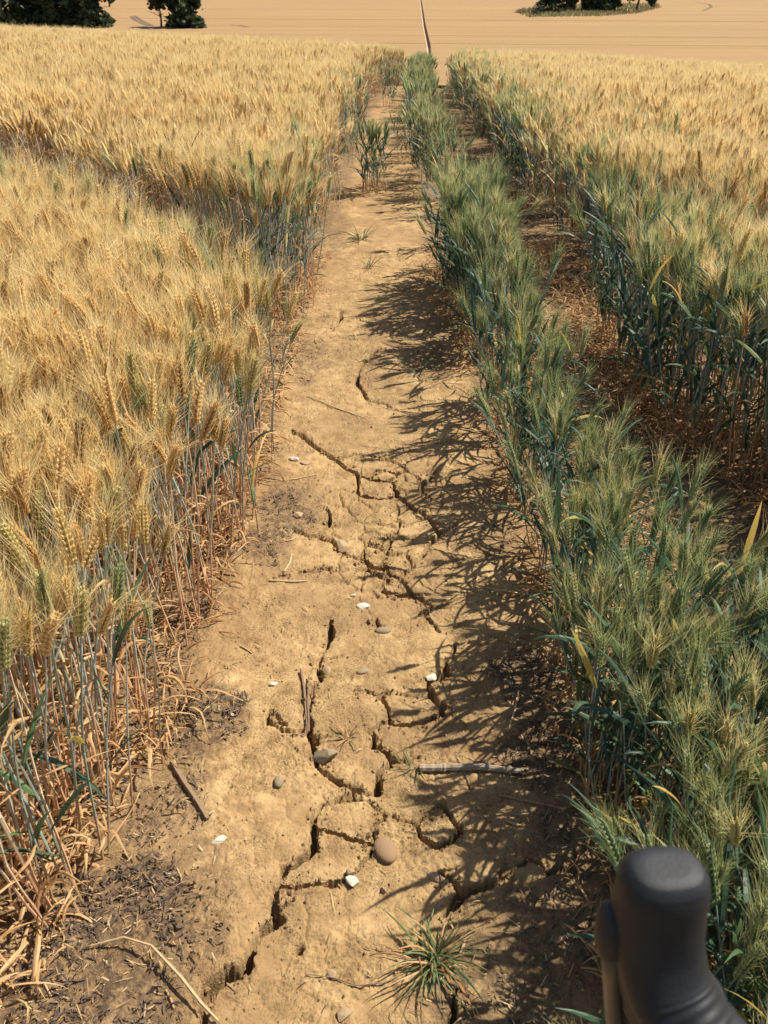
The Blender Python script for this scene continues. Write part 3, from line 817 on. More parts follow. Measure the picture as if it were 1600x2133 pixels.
def scatter(name, coll, P, rot, scl, pick, **props):
    """one object that sets copies of a collection's meshes at given points"""
    me = bpy.data.meshes.new(name)
    n = len(P)
    me.vertices.add(n); me.vertices.foreach_set('co', np.asarray(P, np.float32).ravel())
    a = me.attributes.new('rot', 'FLOAT_VECTOR', 'POINT'); a.data.foreach_set('vector', np.asarray(rot, np.float32).ravel())
    a = me.attributes.new('scl', 'FLOAT', 'POINT'); a.data.foreach_set('value', np.asarray(scl, np.float32).ravel())
    a = me.attributes.new('pick', 'INT', 'POINT'); a.data.foreach_set('value', np.asarray(pick, np.int32).ravel())
    ng = bpy.data.node_groups.new(name, 'GeometryNodeTree')
    ng.interface.new_socket('Geometry', in_out='INPUT', socket_type='NodeSocketGeometry')
    ng.interface.new_socket('Geometry', in_out='OUTPUT', socket_type='NodeSocketGeometry')
    N = ng.nodes
    gi = N.new('NodeGroupInput'); go = N.new('NodeGroupOutput')
    ci = N.new('GeometryNodeCollectionInfo'); ci.inputs['Collection'].default_value = coll
    ci.inputs['Separate Children'].default_value = True; ci.inputs['Reset Children'].default_value = True
    iop = N.new('GeometryNodeInstanceOnPoints'); iop.inputs['Pick Instance'].default_value = True
    def named(nm, t):
        q = N.new('GeometryNodeInputNamedAttribute'); q.data_type = t; q.inputs['Name'].default_value = nm
        return [o for o in q.outputs if o.enabled][0]
    L = ng.links.new
    L(gi.outputs[0], iop.inputs['Points']); L(ci.outputs[0], iop.inputs['Instance'])
    L(named('pick', 'INT'), iop.inputs['Instance Index']); L(named('scl', 'FLOAT'), iop.inputs['Scale'])
    e2r = N.new('FunctionNodeEulerToRotation'); L(named('rot', 'FLOAT_VECTOR'), e2r.inputs[0]); L(e2r.outputs[0], iop.inputs['Rotation'])
    L(iop.outputs[0], go.inputs[0])
    o = obj(name, me, None, kind='stuff', **props)
    md = o.modifiers.new('scatter', 'NODES'); md.node_group = ng
    return o

# where the crop stands. the tramline that crosses the left field, and the fainter one on the right
TL_A, TL_B = gp(610, 500, h=.60), gp(-30, 285, h=.60)
TR_A, TR_B = gp(1080, 325, h=.6), gp(1650, 450, h=.6)
def line_dist(x, y, a, b):
    dx, dy = b[0] - a[0], b[1] - a[1]; L = math.hypot(dx, dy)
    return np.abs((x - a[0]) * dy - (y - a[1]) * dx) / L
def in_view(x, y, pad=1.4):
    return np.abs(x) < (y * 0.9 + 0.55) * 0.50 + pad + 0.12 * (y < 2)

def sample(x0, x1, y0, y1, dens, seed):
    r = np.random.default_rng(seed)
    n = int((x1 - x0) * (y1 - y0) * dens)
    return r.uniform(x0, x1, n), r.uniform(y0, y1, n), r

def place(x, y, r, lean=.10, hs=None):
    n = len(x)
    rot = np.stack([r.normal(0, lean, n), r.normal(0, lean, n), r.uniform(0, 6.28, n)], -1)
    scl = r.uniform(.92, 1.12, n) if hs is None else hs
    return np.stack([x, y, zg(x, y) - .004], -1), rot, scl

NEAR_Y = 4.6
near = {'gold': [], 'turning': [], 'green': []}
def put(kind, x, y, rot, s, zone): near[kind].append((x, y, *rot, s, zone))

# left field, near part
x, y, r = sample(-4.2, 0.0, 0.2, NEAR_Y, 600, 11)
e = left_edge(y) + (vnoise(y * 5, y * 0 + 3, 8) - .5) * .10
d = e - x
keep = (d > 0) & in_view(x, y) & (line_dist(x, y, TL_A, TL_B) > .33 + .10 * (vnoise(x * 6, y * 6, 3) - .5))
keep &= r.random(len(x)) < np.clip(.75 + d * 2.5, 0, 1)
x, y, d = x[keep], y[keep], d[keep]
tl = line_dist(x, y, TL_A, TL_B)
for xx, yy_, dd, tt in zip(x, y, d, tl):
    u = r.random()
    pg = (.16 + .30 * float(smooth(1.9, 2.8, yy_))) * math.exp(-dd / .10) + (.45 * math.exp(-max(0, tt - .30) / .08) * math.exp(-max(0, -xx - .5) / 1.2))
    kind = 'green' if u < pg * .5 else 'turning' if u < pg * 1.3 + .05 else 'gold'
    out = .10 * math.exp(-dd / .15)
    s = r.uniform(.98, 1.2) * (1 - .25 * math.exp(-dd / .06) * r.random())
    put(kind, xx, yy_, (r.normal(0, .10), r.normal(out * .5, .11), r.uniform(0, 6.28)), s, 'left')
# low green growth in the tramline of the left field
x, y, r = sample(-2.6, -.2, 2.2, NEAR_Y, 90, 15)
keep = (line_dist(x, y, TL_A, TL_B) < .24) & (x < left_edge(y)) & in_view(x, y)
for xx, yy_ in zip(x[keep], y[keep]):
    put('green', xx, yy_, (r.normal(0, .14), r.normal(0, .14), r.uniform(0, 6.28)), r.uniform(.45, .75), 'left')
# green strip
x, y, r = sample(.1, 1.5, 0.45, NEAR_Y, 690, 12)
a = strip_left(y); b = strip_right(y) + (vnoise(y * 4.2, y * 0 + 1, 5) - .5) * .08
notch = np.minimum.reduce([np.abs(y - gp(1060, 800)[1]) / .11, np.abs(y - gp(1120, 1110)[1]) / .06, np.abs(y - gp(1170, 1470)[1]) / .05, np.abs(y - gp(960, 560)[1]) / .14])
b = a + (b - a) * smooth(.5, 1.2, notch + .5 * (vnoise(x * 14, y * 14, 12) - .5))
keep = (x > a + (vnoise(y * 5, y * 0 + 9, 8) - .5) * .08) & (x < b) & in_view(x, y)
x, y = x[keep], y[keep]
for xx, yy_ in zip(x, y):
    u = r.random(); kind = 'turning' if u < .09 else 'green'
    out = -.10 * math.exp(-(xx - strip_left(yy_)) / .1)
    put(kind, xx, yy_, (r.normal(0, .10), r.normal(out, .11), r.uniform(0, 6.28)), r.uniform(.66, .88) + .14 * float(smooth(2.3, 3.2, yy_)), 'strip')
# right field, near part
x, y, r = sample(.6, 4.2, 0.5, NEAR_Y, 470, 13)
d = x - field_right(y) - (vnoise(y * 4, y * 0 + 5, 6) - .5) * .12
keep = (d > 0) & in_view(x, y) & ((line_dist(x, y, TR_A, TR_B) > .22)) & (y > 1.2)
x, y, d = x[keep], y[keep], d[keep]
for xx, yy_, dd in zip(x, y, d):
    pg = math.exp(-dd / .24)
    u = r.random(); kind = 'green' if u < pg * .92 else 'turning' if u < pg * .92 + .25 * (1 - pg) * math.exp(-dd / .5) + .04 else 'gold'
    put(kind, xx, yy_, (r.normal(0, .10), r.normal(-.08 * pg, .10), r.uniform(0, 6.28)), r.uniform(.95, 1.15), 'right')

# ---- the largest plants are things of their own, the rest of the near crop is mass
def copy_wheat(kind, var, x, y, rot, s, label, group):
    t = bpy.data.objects.new('wheat_plant', None); t.empty_display_size = .02
    t.location = (x, y, float(surf(x, y)) - .004); t.rotation_euler = rot; t.scale = (s, s, s)
    link(t, None, label=label, category='wheat plant')
    if group: t['group'] = group
    ear = None
    for nm, me in PMESH[kind][var]:
        o = bpy.data.objects.new(nm, me); COL.objects.link(o)
        o.parent = ear if nm == 'beard' else t
        if nm == 'ear': ear = o
    return t
PMESH = {}
for k, lst in PARTS.items():
    PMESH[k] = []
    for p in lst:
        q = [('stem', p['stem'].mesh('stem', [KM[k][2]])), ('ear', p['ear'].mesh('ear', [KM[k][0]])), ('beard', p['beard'].mesh('beard', [KM[k][1]]))]
        for l, m in p['leaves']: q.append(('leaf', l.mesh('leaf', [M[m]])))
        PMESH[k].append(q)

def screen(x, y, z):
    dy, dz = y, z - CAM_H
    dep_ = dy * CP - dz * SP
    return 800 + FPX * x / dep_, 1066.5 - FPX * (dy * SP + dz * CP) / dep_, dep_
WANT = {('left', 'gold'): 105, ('left', 'turning'): 22, ('left', 'green'): 16, ('strip', 'green'): 115, ('strip', 'turning'): 14, ('right', 'green'): 18}
LABEL = {('left', 'gold'): ('golden bearded wheat plant left of the path', 'ripe golden wheat left of the path'),
         ('left', 'turning'): ('half ripe yellow green wheat left of the path', 'half ripe wheat left of the path'),
         ('left', 'green'): ('still green wheat plant left of the path', 'green wheat left of the path'),
         ('strip', 'green'): ('green bearded wheat in the strip', 'green wheat in the strip right of the path'),
         ('strip', 'turning'): ('yellowing wheat plant in the green strip', 'yellowing wheat in the strip right of the path'),
         ('right', 'green'): ('dark green wheat plant at the edge of the right hand field beyond the side track', 'green wheat at the edge of the right field')}
mass = {'gold': [], 'turning': [], 'green': []}
cand = []
for kind, lst in near.items():
    for q in lst:
        px, py, dp = screen(q[0], q[1], float(zg(q[0], q[1])) + .5)
        ok = 0 < px < 1600 and 60 < py < 2133 and dp > .45
        edge_d = {'left': abs(left_edge(q[1]) - q[0]), 'strip': abs(q[0] - strip_left(q[1])), 'right': abs(q[0] - field_right(q[1]))}[q[6]]
        if screen(q[0], q[1], float(zg(q[0], q[1])) + .5)[2] < .42: continue
        cand.append((dp + .8 * edge_d if ok else 99, kind, q))
cand.sort(key=lambda c: c[0])
used = {}
rr = random.Random(3)
for sc_, kind, q in cand:
    key = (q[6], kind)
    if sc_ < 90 and used.get(key, 0) < WANT.get(key, 0):
        used[key] = used.get(key, 0) + 1
        lb_, gr_ = LABEL[key]
        pyb = screen(q[0], q[1], float(zg(q[0], q[1])))[1]
        if q[6] == 'left': lb_ += ', ' + ('beside the dark litter at the bottom' if pyb > 1800 else 'above the fallen brown stick' if pyb > 1450 else 'level with the cracked plates' if pyb > 1000 else 'farther up the path')
        elif q[6] == 'strip': lb_ += ', ' + ('next to the bicycle' if pyb > 1750 else 'near the fallen reed' if pyb > 1400 else 'level with the cracked plates' if pyb > 1000 else 'farther up the path')
        copy_wheat(kind, rr.randrange(NVAR[kind]), q[0], q[1], q[2:5], q[5], lb_, gr_)
    else: mass[kind].append(q)
NM = {'gold': 'golden_wheat', 'turning': 'half_ripe_wheat', 'green': 'green_wheat'}
for kind, lst in mass.items():
    A = np.array([q[:6] for q in lst])
    P = np.stack([A[:, 0], A[:, 1], zg(A[:, 0], A[:, 1]) - .004], -1)
    scatter(NM[kind], SRC[kind], P, A[:, 2:5], A[:, 5], RNG.integers(0, NVAR[kind], len(A)),
            label={'gold': 'dense ripe golden wheat of the near field', 'turning': 'half ripe wheat mixed into the near field', 'green': 'green wheat along the path and side track'}[kind], category='wheat')
    print(kind, 'near mass', len(A))

# ---- middle distance and crest: clumps
FY = 30.0
x, y, r = sample(-16, 16, NEAR_Y - .1, FY, 62, 21)
thin = np.where(y < 9, 1.0, np.where(y < 16, .85, .7))
keep = in_view(x, y, 2.4) & (r.random(len(x)) < thin)
x, y = x[keep], y[keep]
lft = x < left_edge(y) - .03 - .04 * r.random(len(x)); rgt = x > field_right(y) + .05
tl = line_dist(x, y, TL_A, TL_B); tr = line_dist(x, y, TR_A, TR_B)
ok = (lft & (tl > .40)) | (rgt & (tr > .30))
dedge = np.where(lft, left_edge(y) - x, x - field_right(y))
u = r.random(len(x))
pg = np.where(rgt, np.exp(-dedge / .30) * .9, np.exp(-dedge / .12) * .5 + .4 * np.exp(-np.maximum(0, tl - .37) / .1) * np.exp(-np.maximum(0, -x - .5) / 1.2))
kind = np.where(u < pg * .7, 2, np.where(u < pg * 1.2 + .02, 1, 0))
kind = np.where((kind > 0) & (dedge > 1.0) & (tl > .5), 0, kind)
hs = r.uniform(.95, 1.14, len(x)) * (1 - .10 * fbm(x * .6, y * .6, 2, 4)) + .05
for kk, (nm, src, nv, lab_) in enumerate([('golden_wheat', 'gold_far', 10, 'ripe golden wheat stretching away over the crest'), ('half_ripe_wheat', 'turning_far', 5, 'half ripe wheat along the far path edges'), ('green_wheat', 'green_far', 8, 'green wheat fringing the far path and track')]):
    s = ok & (kind == kk)
    P, rot, scl = place(x[s], y[s], r, .07, hs[s])
    scatter(nm, SRC[src], P, rot, scl, r.integers(0, nv, s.sum()), label=lab_, category='wheat')
    print(nm, 'far clumps', s.sum())
# the green strip further on
x, y, r = sample(-.5, 3, NEAR_Y - .1, 26, 75, 22)
a = strip_left(y)
keep = (x > a + .04) & (x < strip_right(y) - .02 + .08 * (vnoise(y * 1.4, y * 0, 6) - .5)); x, y = x[keep], y[keep]
P, rot, scl = place(x, y, r, .08, r.uniform(.84, 1.02, len(x)))
scatter('green_wheat', SRC['green_far'], P, rot, scl, r.integers(0, 8, len(x)), label='green wheat strip running on along the far path', category='wheat')

# ---- plants with a place of their own in the picture
copy_wheat('turning', 2, *gp(338, 1585), (0.02, 0.10, 1.0), .70, 'lone short wheat stalk standing apart just outside the left crop edge', None)
copy_wheat('turning', 3, *gp(1268, 1720), (0.0, -.04, 2.2), .86, 'tall yellow ear rising in front of the dark green clump by the path', None)

# green self-sown clumps standing in the path further on
def standing_clump(px, py, n, rad, s, label, seed):
    cx, cy = gp(px, py); r_ = random.Random(seed)
    t = empty('wheat_clump', (cx, cy, surf(cx, cy)), 0, label=label, category='wheat clump', group='green clumps standing in the path')
    for i in range(n):
        v = r_.randrange(NVAR['green']); a = r_.uniform(0, 6.28); q = rad * math.sqrt(r_.random())
        g = joined(PARTS['green'][v])
        o = obj('stalk', bpy.data.meshes.get('stalk_%d' % v) or g.mesh('stalk_%d' % v, KM['green']), t)
        o.location = (q * math.cos(a), q * math.sin(a) * 2, 0); o.rotation_euler = (r_.gauss(0, .12), r_.gauss(0, .12), r_.uniform(0, 6.28)); o.scale = (s, s, s)
standing_clump(780, 400, 30, .10, .78, 'tall green wheat clump standing in the path near its far narrow part', 1)
standing_clump(812, 222, 14, .10, .8, 'farthest small green wheat clump in the path below the crest', 2)
standing_clump(842, 330, 10, .08, .6, 'low green clump leaning out from the strip over the far path', 3)

# ------------------------------------------------------------------ grass tufts in the path
def tuft(px, py, n, length, width, label, seed, dry=.2, low=.25):
    cx, cy = gp(px, py); r_ = random.Random(seed)
    t = empty('grass_tuft', (cx, cy, surf(cx, cy) - .003), 0, label=label, category='grass tuft')
    for i in range(n):
        g = G(); L = length * r_.uniform(.5, 1.1)
        blade(g, (r_.gauss(0, length * .07), r_.gauss(0, length * .07), 0), r_.uniform(0, 6.28), r_.uniform(low, 1.25), L, width * r_.uniform(.6, 1.1), r_.uniform(.2, 2.2), 7, r_.uniform(-1.5, 1.5), wave=r_.uniform(-1.5, 1.5))
        obj('blade', g.mesh('blade', [M['leaf_dry'] if r_.random() < dry else M['grass']]), t)
tuft(905, 2000, 95, .125, .0044, 'largest grass tuft, green with dry blades, beside the bicycle bar', 1, .35, .1)
tuft(722, 1535, 20, .065, .0032, 'small half dry grass tuft beside the crack above the grey stone', 2, .6)
tuft(862, 1600, 14, .06, .003, 'tiny green grass tuft at the left end of the fallen reed', 3, .1)
tuft(752, 500, 26, .17, .008, 'green grass tuft in the path below the tall wheat clump', 4, .15, .5)
tuft(768, 558, 18, .10, .006, 'spindly grass tuft just nearer than the bigger green one', 5, .4, .4)
tuft(745, 708, 12, .06, .004, 'tiny grass sprig in the middle of the path by the shadow edge', 6, .4)
tuft(680, 660, 10, .06, .004, 'tiny grass sprig at the left side of the path', 7, .3)
tuft(965, 690, 22, .20, .009, 'bluish wheat tuft lying out of the strip over the path', 8, .1, .1)
tuft(880, 790, 14, .16, .006, 'flattened grass blades in the shade at the right of the path', 9, .3, .05)

# ------------------------------------------------------------------ stones
def stone(px, py, rx, ry, rz, rot, material, label, seed, sink=.35, rough=.14, cat='stone'):
    import bmesh
    x, y = gp(px, py); bm = bmesh.new(); bmesh.ops.create_icosphere(bm, subdivisions=3, radius=1.0)
    r_ = np.random.default_rng(seed); k = r_.normal(size=(7, 3)) * 1.3; ph = r_.uniform(0, 6.28, 7)
    cuts = r_.normal(size=(9, 3)); cuts /= np.linalg.norm(cuts, axis=1)[:, None]
    for v in bm.verts:
        c = np.array(v.co); f = 1 + rough * sum(math.sin(float(k[i] @ c) * 1.4 + ph[i]) for i in range(7)) / 3
        c = c * f
        if rough > .1:
            for q in cuts:
                dd = float(c @ q) - .58
                if dd > 0: c = c - q * dd
        v.co = c
    me = bpy.data.meshes.new('stone'); bm.to_mesh(me); bm.free(); me.materials.append(material)
    me.polygons.foreach_set('use_smooth', [rough < .1] * len(me.polygons))
    o = obj('stone', me, None, label=label, category=cat, group='stones lying on the path')
    o.scale = (rx, ry, rz); o.rotation_euler = (0, 0, rot); o.location = (x, y, surf(x, y) + rz * (1 - 2 * sink))
    return o
S = stone
S(803, 1770, .021, .032, .012, .45, M['stone_pink'], 'smooth pinkish brown oval pebble lying at a crack', 1, .32, .05)
S(678, 1577, .030, .020, .018, .2, M['stone_grey'], 'greyish wedge shaped stone stuck in the crack', 2, .25, .16)
S(581, 1632, .011, .016, .009, 0, M['stone_grey'], 'small smooth grey upright pebble left of the main crack', 3, .25, .06)
S(734, 1838, .014, .017, .007, .3, M['stone_white'], 'bright white flint chip near the middle of the foreground', 4, .1)
S(731, 1818, .010, .008, .009, .3, M['stone_tan'], 'small tan clod touching the white flint chip', 5, .2)
S(460, 1748, .020, .010, .006, .3, M['stone_white'], 'flat off white flint by the dark litter on the left', 6, .3)
S(757, 1266, .019, .014, .008, -.3, M['stone_white'], 'pale angular flint in the middle of the cracked soil', 7, .25)
S(735, 1243, .008, .007, .006, 0, M['stone_white'], 'tiny white chip just beyond the pale angular flint', 8, .25)
S(798, 1318, .022, .013, .008, 0, M['stone_grey'], 'flat grey oval pebble in the cracked soil', 9, .3, .06)
S(712, 1138, .022, .026, .018, .3, M['stone_tan'], 'knobbly pale brown stone wedged in the left diagonal crack', 10, .3)
S(620, 1074, .022, .018, .012, 0, M['stone_tan'], 'light tan stone on the litter left of the cracked plates', 11, .3)
S(899, 1413, .014, .015, .010, .4, M['stone_white'], 'white flint at the edge of the right hand crack', 12, .2)
S(680, 1396, .015, .015, .012, 0, M['stone_tan'], 'round brown stone sitting in the crack above the dry twigs', 13, .35)
S(570, 1424, .011, .010, .006, 0, M['stone_white'], 'small white chip left of the dry twigs', 14, .25)
S(756, 1402, .016, .010, .005, .6, M['stone_grey'], 'flat dull pebble between the two long cracks', 15, .45, .06)
S(484, 1487, .007, .006, .005, 0, M['stone_white'], 'tiny white chip on the dark litter at the left', 16, .2)
S(612, 957, .020, .013, .009, 0, M['stone_white'], 'pale flint on the left edge beyond the diagonal crack', 17, .3)
S(635, 962, .024, .011, .007, 0, M['stone_tan'], 'long flat pale stone beside the far flint', 18, .3)
S(800, 1854, .008, .008, .006, 0, M['stone_tan'], 'tiny pale clod right of the white flint chip', 19, .2)
S(908, 1826, .022, .009, .007, -.6, M['stone_tan'], 'long flat tan pebble by the wide right hand crack', 20, .4, .06)
S(715, 2112, .018, .012, .008, .2, M['stone_tan'], 'pale broken stone at the very bottom of the picture', 21, .3)
S(690, 2026, .010, .009, .005, .2, M['stone_tan'], 'small pale stone half buried in the foreground', 22, .4)

# crumbs of soil broken off along the cracks
g = G(); r_ = np.random.default_rng(9)
for k in range(5200):
    if k < 1700:
        s_ = segs[r_.integers(len(segs))]; t = r_.random(); x = s_[0] + (s_[2]-s_[0])*t + r_.normal(0, .010); y = s_[1] + (s_[3]-s_[1])*t + r_.normal(0, .010); sz = abs(r_.normal(0, .0028)) + .001
    else:
        x = r_.uniform(-.42, .45); y = .5 + 3.5 * r_.random() ** 1.5; sz = abs(r_.normal(0, .0013)) + .0008
    if not (PX0 < x < PX1 and PY0 < y < PY1): continue
    i = min(np.searchsorted(ys, y), ny - 1); j = min(np.searchsorted(xs, x), nx - 1)
    z = float(Z[i, j])
    V = r_.normal(size=(6, 3)) * .18 + np.array([(1,0,0),(-1,0,0),(0,1,0),(0,-1,0),(0,0,.8),(0,0,-.8)])
    g.add(V * sz + np.array([x, y, z + sz * .4]), [(0,2,4),(2,1,4),(1,3,4),(3,0,4),(2,0,5),(1,2,5),(3,1,5),(0,3,5)])
obj('soil_crumbs', g.mesh('soil_crumbs', [M['soil']]), kind='stuff', label='crumbs of dry soil along the cracks of the path', category='soil')

# ------------------------------------------------------------------ straw, twigs and litter
def stalk(name, pts, rad, material, label, cat, lift=.004, flat=False, arch=0.0, group=None, sides=6):
    W = []
    n = len(pts)
    for i, p in enumerate(pts):
        x, y = gp(*p); W.append((x, y, surf(x, y) + lift + arch * math.sin(math.pi * i / max(1, n - 1))))
    q = np.array(W); t = np.linspace(0, n - 1, 6 * n); k = np.arange(n)
    P = np.stack([np.interp(t, k, q[:, j]) for j in range(3)], -1)
    c = P[0].copy(); g = G()
    rad = np.interp(np.linspace(0, 1, len(P)), np.linspace(0, 1, len(rad)), rad) * (1 + .12 * np.sin(np.arange(len(P)) * 2.1))
    tube(g, P - c, rad, sides)
    o = obj(name, g.mesh(name, [material]), None, label=label, category=cat); o.location = c
    if group: o['group'] = group
    return o
M['reed'] = plant_mat('reed', [(0, (0.30, 0.235, 0.165)), (1, (0.30, 0.235, 0.165))], 0.0, 0.8)
reed = stalk('dry_reed', [(874, 1604), (920, 1604), (1000, 1607), (1060, 1611), (1090, 1612)], [.0085, .008, .007, .005], M['reed'], 'thick dry reed lying across the shaded right of the path', 'reed', .007, sides=8)
nb = G(); c0 = Vector(reed.location)
for p in ((925, 1604), (1062, 1611)):
    x, y = gp(*p); q = np.array([x, y, surf(x, y) + .007]) - np.array(c0)
    tube(nb, [q - [.004, 0, 0], q, q + [.004, 0, 0]], [.0085, .0105, .0085], 8)
obj('node_ring', nb.mesh('node_ring', [M['reed']]), reed)
stalk('reed_splinter', [(1066, 1606), (1100, 1604)], [.003, .002], M['straw'], 'short splinter beside the end of the fallen reed', 'straw', .006)
stalk('dry_stick', [(358, 1588), (385, 1635), (410, 1672), (433, 1710)], [.006, .0065, .006, .005], M['twig'], 'flat brown stick lying on the left of the path', 'stick', .006)
stalk('straw_stalk', [(180, 1978), (262, 1968), (320, 1990), (380, 2050), (420, 2098), (455, 2128)], [.0012, .002, .0025, .003, .003, .002], M['straw'], 'long curved straw stalk arching over the dark litter at the bottom left', 'straw', .006, arch=.02)
stalk('dry_twig', [(627, 1395), (634, 1440), (641, 1530)], [.003, .0035, .002], M['twig'], 'brown dry twig leaning along the crack, left of two', 'twig', .008)
stalk('dry_twig', [(644, 1410), (642, 1470), (644, 1528)], [.002, .003, .002], M['twig'], 'brown dry twig leaning along the crack, right of two', 'twig', .010)
stalk('thin_root', [(638, 2030), (690, 2036), (745, 2054), (800, 2048), (840, 2026)], [.0008, .0013, .0015, .0013, .0008], M['twig'], 'thin dark strand modelled as a grass blade shadow on the bare soil at the bottom', 'root', .002, arch=.004)  # dark strand built in place of the shadow cast by the tuft's long blade
for i, (a, b, lab_) in enumerate([((562, 1214), (640, 1213), 'pale short straw lying left of the cracked plates'), ((593, 1195), (608, 1155), 'thin straw piece pointing up the path at the left'), ((596, 1125), (618, 1112), 'short pale straw beside the left diagonal crack'),
        ((500, 1345), (525, 1362), 'bent straw bit on the soil near the left crop'), ((555, 1005), (660, 990), 'long thin straw across the left edge of the path'), ((988, 1228), (995, 1188), 'straw piece in the shade of the strip'),
        ((1058, 1525), (1080, 1440), 'pale split straw in the deep shade right of the path'), ((955, 1995), (972, 1945), 'pale straw stub behind the big grass tuft'), ((345, 2060), (362, 2098), 'pale flat straw chip on the dark litter at the bottom'),
        ((370, 1815), (380, 1845), 'short straw piece by the dark litter'), ((1052, 1715), (1090, 1725), 'short straw in the right hand shade'), ((640, 830), (760, 872), 'long thin straw crossing the path in the middle distance'),
        ((1040, 1660), (1180, 1690), 'thin straw in the shade below the fallen reed')]):
    stalk('straw_piece', [a, ((a[0]+b[0])/2 + 3, (a[1]+b[1])/2 + 2), b], [.0016, .0024, .0016], M['straw'], lab_, 'straw', .003, group='loose straw on the path')

def flakes(name, n, pick, size, material, seed, label, cat, tilt=.5, aspect=2.6, lift=.002):
    r_ = np.random.default_rng(seed); V = []; F = []; k = 0; tries = 0
    X_ = []; 
    while k < n and tries < 40:
        tries += 1
        x, y, p = pick(r_, 6000); s_ = r_.random(len(x)) < p
        for xx, yy_ in zip(x[s_], y[s_]):
            if k >= n: break
            a = r_.uniform(0, 6.28); L = size * math.exp(r_.normal(-.15, .55)); w = size / aspect / 2 * r_.uniform(.4, 1.5)
            d = np.array([math.cos(a), math.sin(a), r_.normal(0, tilt * .5)]); s2 = np.array([-math.sin(a), math.cos(a), r_.normal(0, tilt)])
            c = np.array([xx, yy_, surf(xx, yy_) + lift + abs(r_.normal(0, .004))])
            b = len(V); mid = np.array([0, 0, r_.normal(0, .15) * L])
            V += [c - d*L/2 - s2*w, c - d*L/2 + s2*w, c + mid - s2*w*1.2, c + mid + s2*w*1.2, c + d*L/2 - s2*w*.5, c + d*L/2 + s2*w*.5]
            F += [(b, b+1, b+3, b+2), (b+2, b+3, b+5, b+4)]; k += 1
    g = G(); g.v = [np.array(V)]; g.f = F; g.m = [0]*len(F); g.n = len(V)
    return obj(name, g.mesh(name, [material]), kind='stuff', label=label, category=cat)
def in_path(r_, n, y1=4.0):
    y = .5 + (y1 - .5) * r_.random(n) ** 1.6; x = r_.uniform(-.75, .62, n); return x, y
def p_humus(r_, n):
    x, y = in_path(r_, n); return x, y, np.clip(humus(x, y) - .15, 0, 1) ** 1.5 * (fbm(x * 9, y * 9, 3, 91) > .42)
flakes('leaf_litter', 11000, p_humus, .010, M['litter'], 31, 'dark rotted leaf litter along both edges of the path', 'litter', .9, 4.2)
def p_straw(r_, n):
    x, y = in_path(r_, n); return x, y, np.clip(humus(x, y), 0.05, 1)
flakes('straw_litter', 5200, p_straw, .015, M['straw_bits'], 32, 'short bits of straw scattered on the path soil', 'litter', .3, 10)
def p_dry(r_, n):
    y = r_.uniform(.45, 4.4, n); x = left_edge(y) + r_.normal(-.10, .10, n); return x, y, np.ones(n)

# dry curled leaves fallen about the feet of the crop
def curl(seed):
    r_ = random.Random(seed); g = G()
    for k in range(3):
        blade(g, (r_.gauss(0, .02), r_.gauss(0, .02), r_.uniform(0, .05)), r_.uniform(0, 6.28), r_.uniform(-.1, 1.1), r_.uniform(.07, .16), r_.uniform(.005, .009), r_.uniform(.8, 3), 7, r_.uniform(-4, 4), fold=.3, wave=r_.uniform(-3, 3))
    return g.mesh('curl', [M['leaf_dry']])
CURL = source_collection('curl_source', [curl(i) for i in range(8)])
r = np.random.default_rng(41)
y1 = .45 + 4.6 * r.random(380) ** 1.2; x1 = left_edge(y1) - np.abs(r.normal(0, .12, 380)) + .02
y2 = .6 + 4.6 * r.random(450) ** 1.2; x2 = strip_left(y2) + r.uniform(-.05, .42, 450)
y3 = 1.2 + 4 * r.random(700); x3 = field_right(y3) + np.abs(r.normal(0, .12, 700)) - .06
x = np.concatenate([x1, x2, x3]); y = np.concatenate([y1, y2, y3])
P, rot, scl = place(x, y, r, .2, r.uniform(.6, 1.1, len(x)))
scatter('dry_leaves', CURL, P, rot, scl, r.integers(0, 8, len(x)), label='dry orange brown leaves about the feet of the wheat', category='dry leaves')
# flattened straw in the wheel track between strip and right field
g = G(); r_ = np.random.default_rng(51)
for k in range(1900):
    y = r_.uniform(.9, 5.5); x = strip_right(y) + r_.normal(.14, .11); a = r_.normal(-.35, .55); L = r_.uniform(.06, .28)
    z = float(zg(x, y)) + abs(r_.normal(0, .012)) + .004; d = np.array([math.cos(a), math.sin(a), r_.normal(0, .06)])
    ribbon(g, [np.array([x, y, z]) - d*L/2, np.array([x, y, z + .006]), np.array([x, y, z]) + d*L/2], [.0022, .0028, .0018], np.array([r_.normal(0, .4), r_.normal(0, .4), 1]))
obj('flattened_straw', g.mesh('flattened_straw', [M['straw_bits']]), kind='stuff', label='trodden brown straw in the side track right of the green strip', category='straw')

# ------------------------------------------------------------------ bicycle: left brake hood, bar, stem, fork and front wheel
def ring_sweep(g, P, A, B, up, sides=20, power=2.6, m=0):
    """rounded-square cross sections: half widths A (sideways) and B (fore and aft)"""
    P = [np.array(p, float) for p in P]; T = np.gradient(np.array(P), axis=0); V = []
    for p, t, a, b in zip(P, T, A, B):
        t = t / np.linalg.norm(t); s = np.cross(up, t); s /= np.linalg.norm(s); u = np.cross(t, s)
        for k in range(sides):
            w = 2 * math.pi * k / sides; c, q = math.cos(w), math.sin(w)
            V.append(p + s * a * math.copysign(abs(c) ** (2/power), c) + u * b * math.copysign(abs(q) ** (2/power), q))
    n = len(P)
    F = [(i*sides+k, i*sides+(k+1) % sides, (i+1)*sides+(k+1) % sides, (i+1)*sides+k) for i in range(n-1) for k in range(sides)]
    F += [tuple(range(sides))[::-1], tuple((n-1)*sides+k for k in range(sides))]
    g.add(V, F, m)

